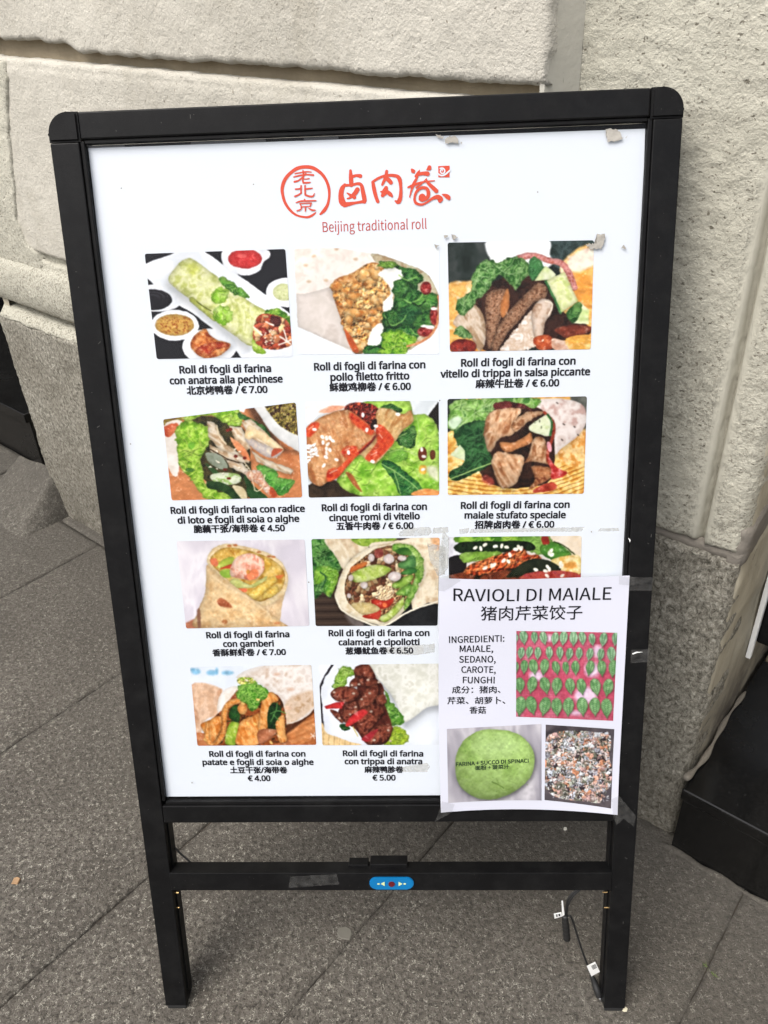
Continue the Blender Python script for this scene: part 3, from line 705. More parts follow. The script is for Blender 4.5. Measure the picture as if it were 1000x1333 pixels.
        # the outlines of real food wander: push the picture about by a few hairs
        wx = (fbm(xx / 5, yy / 5, s.sd + 1, 3) - 0.5) * 5.0 + (fbm(xx / 18, yy / 18, s.sd + 2, 2) - 0.5) * 6; wy = (fbm(xx / 5 + 50, yy / 5, s.sd + 3, 3) - 0.5) * 5.0 + (fbm(xx / 18 + 9, yy / 18, s.sd + 4, 2) - 0.5) * 6
        c = samp(s.C, yy + wy * wander, xx + wx * wander)
        sat = (c.max(-1) - c.min(-1)) / 255.0; sat = blur(sat[..., None], 2)[..., 0]; food = ((sat - 0.10) / 0.25).clip(0, 1)[..., None]
        # grain of the food itself, its small bumps lit from above, and moist glints
        n1 = fbm(xx / 4.2, yy / 4.2, s.sd + 11, 4); n2 = fbm(xx / 11, yy / 11, s.sd + 12, 3); up = np.roll(n1, 1, 0) - np.roll(n1, -1, 0); up2 = np.roll(n2, 3, 0) - np.roll(n2, -3, 0)
        c = c * (1 + food * ((n1 - 0.5) * 0.10 + (n2 - 0.5) * 0.20 - up * 0.06 - up2 * 0.16)[..., None]) if food.ndim == 2 else c * (1 + food * ((n1 - 0.5) * 0.10 + (n2 - 0.5) * 0.20 - up * 0.06 - up2 * 0.16)[..., None])
        gl = ((n1 * 0.45 + n2 * 0.55 - 0.635) / 0.06).clip(0, 1)[..., None] * food * gloss * getattr(s, 'gl', 1.0); c = c + (np.array([255, 250, 238.]) - c) * gl * 0.6
        lum = c.mean(-1, keepdims=True); b6 = blur(lum, 5); c = c + (lum - b6) * 0.20
        c = blur(c, 1); lum = c.mean(-1, keepdims=True); c = lum + (c - lum) * 0.95
        g = (fbm(s.X / (1.6 * s.px), s.Y / (1.6 * s.px), s.sd, 2) - 0.5)[..., None] * grain
        glow = fbm(s.X / 260, s.Y / 260, s.sd + 77, 2)[..., None]; c = c * (0.95 + 0.12 * glow)
        c = ((c + g) * bright / 255).clip(0, 1)
        im = bpy.data.images.new(name, s.w, s.h); a = np.ones((s.h, s.w, 4), np.float32); a[..., :3] = c[::-1]
        im.pixels.foreach_set(a.ravel()); im.update(); im.pack(); return im

def print_mat(name, im, gain=0.72):
    m = M(name); m.set(Roughness=0.55); m.b.inputs['Specular IOR Level'].default_value = 0.12; t = m.n.new('ShaderNodeTexImage'); t.image = im; t.interpolation = 'Cubic'; t.extension = 'EXTEND'
    uv = m.n.new('ShaderNodeUVMap'); m.t.links.new(uv.outputs[0], t.inputs[0])
    m.col(m.mix(1.0, t.outputs[0], (gain, gain, gain * 1.01), 'MULTIPLY')); return m.m

G1 = [(60, 120, 25), (120, 180, 45), (175, 220, 80)]           # bright lettuce
G2 = [(20, 60, 20), (50, 110, 45), (110, 165, 80)]             # dark leaf
TORT = [(232, 220, 205), (245, 238, 228), (214, 196, 178)]     # flat bread
CROPS = {}
def pic_a():
    p = Paint([(40, 97), (912, 67), (958, 735), (115, 750)], 330, 256, (28, 28, 33), 1)
    Wh = [(246, 249, 252), (232, 238, 244), (250, 252, 254)]
    p.P([(30, 162), (230, 88), (405, 80), (600, 214), (790, 352), (945, 470), (985, 760), (640, 745), (560, 640), (335, 465), (195, 385), (40, 232)], Wh, ns=150, smooth=False)
    p.E(110, 372, 175, 84, Wh, ns=120); p.E(225, 540, 148, 96, Wh, ns=120); p.E(440, 672, 168, 112, Wh, ns=120); p.E(925, 335, 135, 92, Wh, ns=120)
    p.P([(515, 95), (560, 60), (760, 66), (815, 82), (812, 118), (775, 150), (745, 205), (660, 232), (560, 200), (520, 150)], Wh, ns=90, rim=0.06)
    p.E(660, 128, 106, 60, [(196, 34, 38), (222, 58, 56), (206, 44, 46)], ns=18, rim=0.2); p.E(640, 110, 30, 12, (240, 130, 120), alpha=0.5)
    p.E(98, 382, 108, 64, (26, 24, 30), rim=0.3); 
    for r in (20, 38, 54): p.S([(98 + r * 1.6 * math.cos(a), 372 + r * math.sin(a)) for a in np.linspace(2.6, 6.2, 10)], 4, (110, 108, 116), 0.7)
    p.E(224, 538, 119, 68, [(196, 140, 52), (226, 182, 92), (214, 160, 70)], ns=12, rim=0.25); p.seeds(70, (140, 490, 315, 590), 6, (150, 70, 24), 3, dark=0)
    p.E(900, 335, 66, 54, [(206, 214, 150), (226, 228, 178), (184, 196, 126)], ns=12, rim=0.1)
    p.P([(322, 650), (360, 590), (415, 560), (440, 600), (492, 632), (570, 655), (540, 700), (480, 735), (400, 742), (340, 700)], [(170, 66, 24), (226, 130, 60), (244, 176, 108)], ns=26, rim=0.3, shadow=0.4)
    p.P([(360, 690), (440, 645), (540, 650), (560, 672), (480, 690), (420, 735)], [(178, 48, 22), (208, 88, 44), (230, 140, 80)], ns=20, rim=0.3)
    p.P([(190, 240), (250, 155), (320, 125), (400, 175), (520, 265), (700, 400), (800, 465), (730, 560), (700, 668), (590, 600), (470, 510), (330, 388), (205, 290)], [(196, 204, 110), (226, 230, 158), (240, 240, 188), (210, 216, 120)], ns=48, rim=0.25, rw=24, light=0.10, la=-50, shadow=0.35, sw=40, so=(-14, 30))
    p.P([(300, 170), (360, 160), (370, 200), (330, 235)], (200, 208, 60), alpha=0.6, soft=26)
    p.S([(330, 380), (400, 440), (470, 498)], 34, [(150, 160, 50), (186, 196, 92)], 0.8, rim=0.3); p.S([(360, 395), (450, 450)], 5, (80, 84, 20))
    for i in range(4): p.S([(560 + 40 * i, 350 + 30 * i), (590 + 38 * i, 430 + 30 * i), (580 + 40 * i, 520 + 28 * i)], 5, (190, 196, 110), 0.6)
    p.leaf([(455, 330), (500, 300), (560, 320), (560, 365), (520, 400), (460, 395), (445, 360)], [(118, 184, 24), (160, 214, 60), (196, 232, 110)], ruffle=14)
    p.leaf([(470, 430), (520, 418), (575, 440), (578, 500), (535, 535), (490, 525), (460, 475)], [(126, 190, 30), (160, 214, 60), (206, 236, 130)], ruffle=14)
    p.leaf([(498, 250), (530, 240), (600, 290), (660, 330), (690, 372), (620, 360), (570, 330), (520, 285)], [(44, 110, 30), (100, 170, 50), (150, 200, 80)], ruffle=10)
    p.leaf([(780, 455), (850, 435), (930, 480), (950, 560), (950, 600), (880, 560), (800, 490)], G1, ruffle=14)
    p.P([(725, 515), (765, 470), (860, 478), (930, 520), (955, 600), (950, 660), (870, 690), (770, 682), (712, 625)], [(116, 34, 20), (196, 84, 40), (232, 150, 92), (170, 50, 30)], ns=26, rim=0.3, relief=0.8)
    p.bits((715, 480, 950, 680), 38, [(178, 70, 40), (222, 130, 80), (240, 190, 130), (140, 40, 28), (200, 90, 60)], 4, mask=[(725, 515), (765, 470), (860, 478), (930, 520), (955, 600), (950, 660), (870, 690), (770, 682), (712, 625)])
    p.P([(820, 485), (880, 490), (880, 540), (840, 545)], (96, 40, 38), rim=0.4)
    for q in (((715, 550), (765, 598)), ((790, 520), (838, 540)), ((880, 610), (945, 655)), ((870, 660), (950, 630)), ((905, 570), (925, 640))): p.S(q, 10, (246, 240, 226))
    p.seeds(26, (780, 570, 850, 660), 7, (248, 232, 206), 5)
    p.leaf([(705, 620), (740, 660), (782, 690), (775, 718), (715, 705)], [(150, 206, 40), (190, 230, 70), (206, 238, 120)], ruffle=8)
    return p
def pic_b():
    p = Paint([(38, 62), (935, 62), (935, 718), (62, 718)], 330, 256, (240, 247, 252), 2)
    p.P([(36, 66), (300, 58), (520, 95), (560, 170), (420, 240), (270, 310), (330, 480), (400, 640), (440, 722), (400, 708), (220, 620), (62, 548)], [(226, 212, 200), (238, 228, 218), (246, 240, 232), (234, 222, 210)], ns=90, smooth=False, light=0.04, la=-80)
    p.P([(52, 345), (130, 340), (265, 300), (330, 480), (400, 640), (440, 715), (220, 620), (62, 548)], [(220, 210, 200), (232, 222, 214), (212, 200, 190)], ns=90, smooth=False, rim=0.12)
    for x, y in ((128, 268), (236, 262), (160, 110), (300, 70), (420, 130), (110, 170)): p.E(x, y, 14, 9, (206, 164, 118), alpha=0.6, soft=10)
    p.P([(520, 95), (740, 160), (860, 220), (925, 330), (938, 460), (900, 590), (820, 650), (700, 700), (560, 500), (560, 200)], [(196, 190, 150), (216, 208, 176), (180, 150, 110)], ns=40, rim=0.15)
    p.P([(272, 290), (400, 215), (520, 150), (600, 190), (660, 320), (620, 440), (580, 560), (520, 660), (460, 715), (400, 700), (350, 560)], [(176, 92, 36), (222, 150, 76), (238, 184, 116)], ns=30, rim=0.2)
    FR = [(204, 116, 44), (240, 162, 78), (250, 192, 112), (254, 216, 152), (230, 138, 58)]
    p.P([(276, 330), (330, 285), (430, 275), (560, 290), (612, 330), (600, 400), (500, 440), (380, 425), (300, 400)], FR, ns=32, ct=2.6, relief=0.7, rim=0.3, shadow=0.3)
    p.P([(420, 210), (500, 160), (580, 180), (650, 300), (620, 350), (540, 300), (440, 270)], FR, ns=30, ct=2.6, relief=0.7, rim=0.3)
    for c in ((410, 480, 78, 50), (520, 490, 60, 38), (440, 570, 90, 46), (480, 640, 62, 40), (560, 480, 40, 34), (370, 520, 40, 50)): p.E(*c, FR, ns=26, ct=2.6, relief=0.8, rim=0.45, warp=12, shadow=0.35)
    zone = [(280, 300), (330, 275), (420, 215), (500, 160), (590, 185), (650, 300), (620, 420), (570, 520), (500, 650), (460, 700), (410, 690), (360, 570), (320, 460)]
    p.lobes(zone, 44, 22, 46, FR[:4], 1, rim=0.3, shadow=0.28); p.lobes(zone, 26, 9, 18, [(240, 166, 84), (250, 200, 130), (254, 222, 166)], 2, rim=0.2, shadow=0.2)
    p.P([(350, 560), (400, 620), (440, 700), (410, 706), (370, 640)], (196, 84, 36))
    WH = [(255, 255, 252), (250, 250, 240), (255, 255, 255)]
    p.P([(600, 190), (680, 180), (718, 230), (690, 300), (650, 350), (655, 430), (600, 460), (590, 400), (640, 330), (600, 260), (560, 230)], WH, ns=60, warp=8)
    p.P([(545, 540), (590, 530), (590, 610), (550, 665), (500, 670), (500, 620)], WH, ns=60, warp=6)
    GL = [(12, 60, 22), (40, 112, 44), (90, 156, 60), (24, 84, 34)]
    p.leaf([(560, 150), (620, 140), (700, 170), (800, 200), (835, 250), (800, 320), (930, 350), (930, 410), (880, 480), (820, 600), (740, 660), (620, 715), (480, 715), (480, 670), (570, 650), (590, 560), (585, 470), (650, 430), (660, 340), (715, 230), (660, 175)], GL, ruffle=12, ns=24)
    for c in ((620, 165, 60, 22, [(90, 150, 40), (150, 200, 70)]), (770, 250, 60, 44, GL), (700, 310, 50, 60, GL), (860, 390, 76, 50, [(40, 120, 40), (90, 160, 60), (120, 180, 70)]), (650, 500, 62, 60, GL), (760, 480, 80, 70, [(16, 70, 36), (40, 110, 50), (70, 140, 60)]), (840, 520, 60, 60, GL)): p.leaf([(c[0] + c[2] * (1 + 0.16 * math.sin(a * 5)) * math.cos(a), c[1] + c[3] * (1 + 0.16 * math.cos(a * 5)) * math.sin(a)) for a in np.linspace(0, 6.28, 18, endpoint=False)], c[4], ruffle=10, shadow=0.35, rim=0.45)
    LG = [(70, 140, 20), (130, 196, 40), (176, 222, 70), (100, 170, 30)]
    p.leaf([(580, 590), (660, 570), (750, 590), (800, 640), (740, 690), (720, 722), (560, 722), (590, 650)], LG, ruffle=16, ns=18)
    for q in ([(600, 480), (640, 540), (700, 520), (730, 480)], [(720, 380), (760, 400), (820, 370), (840, 330)], [(760, 560), (800, 600), (850, 560)], [(690, 230), (740, 260), (800, 240)]): p.S(q, 8, (150, 206, 96), 0.8); 
    for q in ([(610, 500), (650, 560), (710, 540)], [(770, 400), (810, 420), (850, 390)], [(500, 690), (560, 670), (600, 690)]): p.S(q, 9, (8, 40, 16), 0.8)
    RD = [(120, 20, 20), (180, 44, 40), (214, 110, 100)]
    for c in ((855, 310, 34, 40), (905, 480, 26, 60), (850, 580, 50, 30)): p.E(*c, RD, ns=14, rim=0.3)
    for c in ((880, 550, 26, 12), (905, 435, 20, 10), (850, 545, 30, 8)): p.E(*c, (250, 240, 240))
    p.S([(930, 360), (938, 460), (900, 580), (820, 645), (740, 670)], 14, [(206, 120, 70), (226, 150, 100)])
    return p
def pic_c():
    p = Paint([(58, 72), (925, 58), (905, 703), (72, 718)], 330, 256, (28, 36, 32), 3)
    p.P([(58, 62), (300, 60), (300, 300), (58, 340)], [(24, 34, 28), (40, 50, 46), (64, 70, 68)], ns=90, smooth=False)
    p.P([(640, 40), (940, 40), (940, 200), (700, 220)], [(30, 44, 40), (66, 84, 84), (40, 54, 50)], ns=60)
    OR = [(226, 150, 60), (244, 196, 110), (238, 170, 76), (250, 226, 180)]
    p.P([(40, 345), (200, 300), (300, 280), (300, 740), (40, 740)], OR, ns=70, soft=14)
    p.P([(730, 200), (940, 110), (940, 730), (700, 730), (760, 400)], OR, ns=60, an=(20, 2), soft=14)
    p.P([(780, 160), (935, 90), (935, 200), (800, 240)], (250, 226, 206), soft=20)
    p.P([(770, 260), (900, 270), (930, 400), (840, 430)], (246, 150, 50), soft=22, alpha=0.7)
    p.P([(300, 50), (640, 50), (665, 140), (680, 200), (560, 260), (400, 260), (330, 200)], [(250, 252, 254), (240, 244, 248)], ns=90, soft=12)
    p.S([(480, 165), (560, 148), (650, 175), (740, 200), (790, 280), (810, 340)], 36, [(178, 84, 74), (226, 160, 156), (196, 100, 80)], rim=0.2)
    p.P([(200, 420), (350, 300), (520, 250), (660, 320), (740, 480), (900, 570), (860, 640), (640, 660), (300, 720), (260, 600)], [(34, 20, 14), (66, 38, 28), (50, 26, 18)], ns=40)
    TR = [(108, 66, 42), (168, 118, 86), (196, 150, 116), (140, 92, 62)]
    p.P([(90, 540), (200, 440), (270, 500), (285, 640), (250, 716), (200, 640), (140, 590)], [(206, 176, 146), (232, 214, 192), (180, 146, 110)], ns=30, an=(60, 3), rim=0.2)
    p.P([(292, 380), (400, 350), (430, 400), (375, 520), (350, 650), (300, 700), (285, 560)], TR, ns=14, ct=2.2, relief=0.25, rim=0.4, rw=22)
    p.P([(415, 345), (428, 400), (418, 480), (385, 520), (372, 470), (385, 400)], [(206, 120, 60), (232, 150, 84)], rim=0.3)
    p.P([(560, 340), (600, 308), (650, 340), (640, 400), (560, 440), (480, 540), (410, 620), (350, 716), (318, 700), (345, 600), (420, 480), (500, 400)], TR, ns=14, ct=2.2, relief=0.25, rim=0.4, rw=22, shadow=0.5)
    p.P([(480, 560), (560, 480), (600, 560), (560, 700), (380, 716), (420, 640)], [(236, 222, 206), (214, 184, 156), (246, 240, 232)], ns=26, warp=14, rim=0.1)
    p.P([(560, 470), (620, 405), (680, 430), (670, 500), (640, 540), (620, 640), (580, 640), (560, 560)], [(190, 150, 120), (226, 200, 176), (236, 216, 198)], ns=30, rim=0.35, shadow=0.4)
    p.S([(640, 420), (680, 440), (658, 500)], 9, (240, 226, 206))
    p.P([(570, 640), (660, 620), (700, 690), (600, 705)], [(170, 60, 26), (214, 100, 50)], ns=20, rim=0.2)
    p.P([(680, 640), (760, 660), (790, 700), (690, 704)], [(236, 210, 190), (214, 160, 130)], ns=20)
    p.P([(690, 590), (790, 560), (910, 570), (880, 610), (780, 640)], [(110, 40, 24), (168, 76, 50)], ns=24, rim=0.3)
    p.P([(760, 640), (900, 620), (900, 705), (790, 705)], [(250, 190, 80), (232, 160, 60), (252, 226, 150)], ns=14, an=(15, 5))
    p.E(150, 690, 80, 48, [(110, 24, 20), (178, 56, 40), (140, 60, 44)], rim=0.3)
    LV = [(44, 96, 36), (90, 148, 66), (148, 192, 116), (60, 116, 46)]
    p.leaf([(245, 200), (300, 165), (350, 190), (420, 165), (500, 160), (550, 230), (540, 270), (500, 300), (470, 355), (420, 310), (360, 270), (290, 360), (230, 420), (160, 500), (110, 470), (120, 410), (200, 360), (200, 280)], LV, ruffle=12, ns=30)
    p.leaf([(545, 175), (580, 155), (630, 215), (600, 270), (560, 300), (540, 240)], [(40, 110, 50), (80, 150, 80)], ruffle=6)
    p.leaf([(100, 590), (140, 560), (200, 620), (190, 640), (100, 620)], LV, ruffle=8)
    p.S([(250, 230), (220, 330), (150, 440)], 6, (170, 206, 130), 0.7); p.S([(330, 200), (420, 260), (500, 240)], 6, (180, 212, 150), 0.6)
    p.P([(575, 300), (640, 205), (700, 260), (690, 290)], [(236, 240, 206), (210, 226, 150)], smooth=False, rim=0.1)
    p.P([(640, 300), (750, 245), (830, 420), (730, 492), (690, 400)], [(206, 222, 130), (238, 240, 190), (222, 232, 160)], ns=40, smooth=False, rim=0.22, rw=16, shadow=0.4)
    p.S([(640, 302), (690, 400), (730, 490)], 14, [(40, 100, 50), (70, 130, 70)])
    p.P([(790, 480), (850, 430), (895, 470), (895, 555), (800, 552)], [(200, 222, 140), (236, 240, 200)], smooth=False); p.leaf([(765, 490), (840, 420), (850, 480), (800, 552)], G2, ruffle=6)
    p.seeds(6, (540, 560, 690, 690), 7, (240, 226, 200), 2)
    return p
def pic_d():
    p = Paint([(62, 155), (925, 44), (968, 662), (118, 682)], 320, 240, (206, 128, 76), 4)
    p.P([(0, 0), (1000, 0), (1000, 700), (0, 700)], [(190, 108, 60), (214, 136, 84), (206, 124, 72)], ns=160, smooth=False)
    p.P([(560, 30), (700, 30), (800, 300), (960, 380), (960, 330), (860, 360), (720, 290)], (96, 60, 40), soft=40)
    p.P([(40, 20), (600, 20), (560, 110), (300, 70), (60, 160)], [(240, 240, 238), (226, 226, 226)], smooth=False)
    p.P([(630, 30), (980, 30), (980, 350), (900, 340), (760, 250), (680, 150)], [(236, 236, 234), (214, 216, 214)], ns=60, rim=0.15)
    p.P([(700, 30), (980, 30), (980, 245), (880, 235), (770, 160)], [(84, 70, 30), (140, 124, 50), (178, 160, 76), (60, 36, 24)], ns=20, ct=3.5, relief=0.8)
    p.P([(62, 150), (180, 100), (300, 80), (240, 130), (70, 190)], [(120, 80, 30), (150, 150, 50)], ns=30)
    p.P([(64, 200), (170, 165), (160, 300), (150, 520), (90, 450)], [(246, 240, 232), (226, 214, 200)], ns=50); p.P([(66, 205), (120, 180), (150, 190), (110, 260), (70, 258)], [(196, 70, 36), (226, 120, 76)], warp=8)
    p.P([(200, 140), (520, 180), (600, 400), (580, 680), (440, 660), (260, 480), (230, 300)], [(48, 40, 24), (80, 70, 36), (30, 34, 20)], ns=30)
    LG = [(110, 170, 30), (160, 210, 56), (196, 232, 96), (140, 196, 44)]
    p.leaf([(180, 140), (290, 60), (420, 50), (520, 90), (540, 190), (460, 190), (330, 130), (220, 160)], LG, ruffle=10, ns=40)
    p.leaf([(140, 200), (220, 165), (350, 215), (330, 300), (290, 380), (300, 520), (340, 600), (480, 640), (500, 682), (330, 682), (240, 560), (160, 460), (140, 320)], LG, ruffle=12, ns=36)
    p.E(225, 315, 20, 26, (120, 190, 50)); p.E(220, 480, 26, 14, (40, 90, 30), alpha=0.8, soft=8)
    p.leaf([(520, 110), (600, 150), (700, 200), (745, 280), (700, 260), (600, 180), (530, 150)], G2, ruffle=8)
    p.leaf([(640, 440), (780, 470), (790, 520), (905, 545), (880, 600), (800, 650), (700, 560)], [(50, 120, 40), (90, 170, 60), (120, 190, 80)], ruffle=10)
    CH = [(196, 160, 120), (232, 212, 180), (246, 234, 212), (214, 180, 140)]
    for q in ([(320, 160), (360, 170), (440, 300), (600, 410), (560, 420), (420, 360), (330, 260)], [(330, 300), (430, 340), (600, 400), (590, 425), (440, 400), (340, 350)], [(460, 195), (540, 200), (600, 330), (560, 350), (500, 290)],
              [(600, 340), (700, 400), (905, 480), (880, 510), (780, 480), (640, 410)], [(440, 400), (540, 420), (600, 480), (560, 500), (460, 450)], [(540, 170), (600, 150), (830, 340), (780, 400), (620, 300)]):
        p.P(q, CH, ns=26, an=(35, 3), rim=0.3, shadow=0.4, smooth=False, warp=5)
    p.P([(570, 260), (720, 320), (830, 345), (745, 400), (600, 320)], [(226, 206, 186), (196, 186, 186), (240, 226, 200)], ns=30, rim=0.25); p.P([(560, 255), (590, 190), (650, 220), (700, 240), (830, 340), (780, 350), (640, 270), (590, 280)], [(250, 226, 180), (240, 206, 150)], rim=0.15)
    p.P([(465, 260), (560, 330), (600, 410), (560, 390), (500, 330)], [(226, 130, 80), (236, 160, 110)]); p.P([(560, 480), (660, 470), (700, 540), (780, 640), (740, 660), (640, 560), (580, 540)], [(246, 226, 206), (226, 150, 110), (250, 240, 226)], ns=30, rim=0.3)
    p.P([(740, 580), (785, 640), (760, 668), (730, 640)], (190, 76, 40)); p.P([(740, 390), (760, 340), (828, 345), (770, 380)], (186, 80, 50))
    p.P([(310, 360), (400, 370), (450, 440), (420, 470), (340, 430)], [(110, 120, 96), (150, 160, 140)]); p.P([(310, 430), (360, 460), (400, 500), (360, 500)], (50, 90, 44))
    p.P([(345, 510), (420, 490), (520, 500), (535, 550), (460, 575), (360, 550)], [(220, 230, 190), (240, 244, 220), (160, 200, 100)], ns=26, rim=0.2)
    p.P([(330, 550), (440, 570), (520, 640), (580, 682), (500, 682), (420, 620), (330, 600)], [(20, 50, 24), (46, 80, 36)]); p.P([(480, 580), (560, 600), (580, 680), (540, 670)], [(206, 190, 140), (226, 210, 170)])
    p.P([(560, 500), (620, 580), (720, 670), (600, 672), (570, 580)], [(24, 56, 24), (40, 84, 40)])
    p.S([(560, 420), (600, 480), (630, 610), (680, 590), (695, 500)], 6, (246, 226, 190)); p.S([(380, 190), (400, 260), (440, 300)], 8, (240, 220, 180)); p.S([(330, 330), (440, 390), (520, 420)], 7, (60, 40, 24))
    for x, y in ((450, 222), (500, 378), (434, 468), (458, 530), (470, 215), (560, 390)): p.E(x, y, 13, 9, (120, 30, 22))
    p.seeds(14, (320, 310, 590, 560), 8, (250, 240, 216), 3)
    return p
def pic_e():
    p = Paint([(12, 42), (952, 36), (956, 700), (38, 718)], 320, 246, (235, 240, 242), 5)
    p.P([(0, 30), (980, 30), (980, 740), (0, 740)], [(232, 238, 240), (214, 222, 226), (240, 244, 246)], ns=200, smooth=False)
    p.P([(880, 140), (960, 30), (960, 260)], (28, 24, 22), smooth=False)
    p.P([(36, 630), (200, 590), (400, 660), (420, 720), (36, 725)], [(40, 30, 22), (66, 50, 36)], soft=8)
    LG = [(96, 160, 30), (140, 200, 56), (184, 224, 96), (120, 180, 40)]
    p.leaf([(380, 60), (560, 30), (740, 30), (780, 130), (860, 130), (952, 250), (956, 680), (900, 700), (700, 712), (420, 712), (240, 600), (380, 420), (600, 300), (500, 120)], LG, ruffle=6, ns=110, ct=1.9)
    p.leaf([(550, 90), (620, 60), (700, 100), (640, 130)], G2, ruffle=8); p.leaf([(640, 290), (720, 250), (770, 210), (800, 260), (780, 360), (700, 360)], G2, ruffle=14)
    p.leaf([(555, 480), (620, 460), (720, 540), (800, 600), (840, 680), (700, 705), (640, 600)], [(16, 80, 40), (50, 124, 54), (84, 150, 60)], ruffle=6, ns=40)
    p.leaf([(600, 400), (700, 370), (740, 440), (640, 470)], [(100, 176, 50), (140, 200, 70)], ruffle=16)
    for q in ([(555, 480), (640, 530), (740, 600), (820, 670)], [(640, 530), (690, 690)], [(610, 400), (700, 380), (800, 420)], [(800, 150), (820, 300), (780, 380)], [(640, 300), (680, 290), (730, 265)]): p.S(q, 7, (176, 214, 120), 0.8)
    p.P([(760, 700), (850, 655), (956, 670), (956, 705)], [(226, 140, 70), (236, 160, 90)])
    p.P([(20, 44), (310, 40), (200, 110), (100, 140), (30, 200)], [(240, 236, 232), (250, 250, 250)]); p.P([(110, 120), (170, 80), (250, 70), (300, 80), (200, 120)], [(236, 150, 110), (250, 200, 170)], soft=8)
    p.P([(290, 100), (330, 55), (440, 50), (530, 90), (540, 180), (500, 220), (420, 200), (340, 150)], [(90, 20, 16), (150, 44, 34), (60, 14, 12), (196, 80, 50)], ns=26, relief=1.0)
    MT = [(176, 104, 56), (206, 140, 84), (224, 170, 116), (190, 120, 70)]
    p.P([(520, 110), (600, 90), (700, 130), (760, 100), (775, 180), (700, 250), (620, 360), (540, 460), (480, 475), (410, 420), (390, 400), (500, 300)], [(206, 160, 96), (226, 190, 130), (190, 130, 70)], ns=34, an=(120, 3), rim=0.22, shadow=0.5, warp=6)
    p.P([(540, 200), (610, 260), (640, 330), (560, 420), (500, 465), (440, 440), (520, 330), (510, 260)], [(196, 44, 22), (226, 80, 40), (178, 60, 34)], ns=40, soft=10)
    p.P([(12, 250), (60, 190), (180, 130), (310, 100), (420, 170), (500, 240), (510, 290), (440, 360), (380, 410), (320, 470), (260, 560), (170, 610), (120, 640), (60, 610), (30, 540), (14, 400)], MT, ns=44, an=(70, 3), ct=2.0, rim=0.25, rw=20, shadow=0.6)
    RS = [(206, 56, 24), (230, 90, 46), (190, 40, 20)]
    p.P([(14, 250), (60, 190), (110, 190), (100, 240), (40, 290)], RS, soft=12); p.P([(330, 120), (400, 160), (500, 240), (480, 280), (400, 230), (340, 180)], RS, soft=16)
    p.P([(270, 400), (300, 360), (380, 360), (370, 410), (310, 440)], RS, soft=12); p.P([(180, 520), (260, 500), (320, 440), (400, 380), (500, 300), (440, 370), (330, 480), (240, 580), (170, 600)], RS, soft=12)
    p.S([(400, 400), (470, 340), (510, 290)], 16, (110, 24, 30), 0.8, soft=6)
    p.P([(300, 540), (350, 560), (420, 680), (350, 620)], (170, 90, 44), soft=10); p.E(500, 200, 20, 40, (36, 14, 12), rot=20)
    p.E(840, 410, 32, 50, (126, 50, 30), rim=0.3); p.E(910, 415, 20, 36, (120, 60, 30), rim=0.3); p.E(845, 520, 30, 34, (230, 176, 60), soft=10); p.P([(870, 500), (940, 500), (950, 600), (890, 560)], (236, 240, 200), soft=26)
    p.curls([(30, 260), (180, 150), (310, 115), (480, 240), (300, 460), (170, 590), (60, 590)], 46, 60, (240, 200, 150), (150, 84, 44), 5, 3, 0.45)
    for q in ([(190, 545), (240, 520)], [(300, 385), (330, 372)], [(40, 235), (70, 212)], [(540, 270), (560, 300)], [(480, 420), (520, 400)]): p.S(q, 7, (255, 210, 190), 0.8, soft=6)
    SD = (252, 250, 244)
    for x, y in ((135, 292), (165, 300), (190, 300), (140, 330), (175, 340), (165, 372), (190, 382), (165, 405), (160, 432), (235, 450), (146, 490), (78, 238), (320, 402), (424, 138), (515, 215), (452, 243), (490, 465), (835, 378), (850, 428), (845, 520), (670, 130), (210, 318)): p.E(x, y, 17, 11, SD, rot=(x * 7) % 180)
    p.seeds(34, (28, 345, 100, 480), 14, SD, 2)
    return p
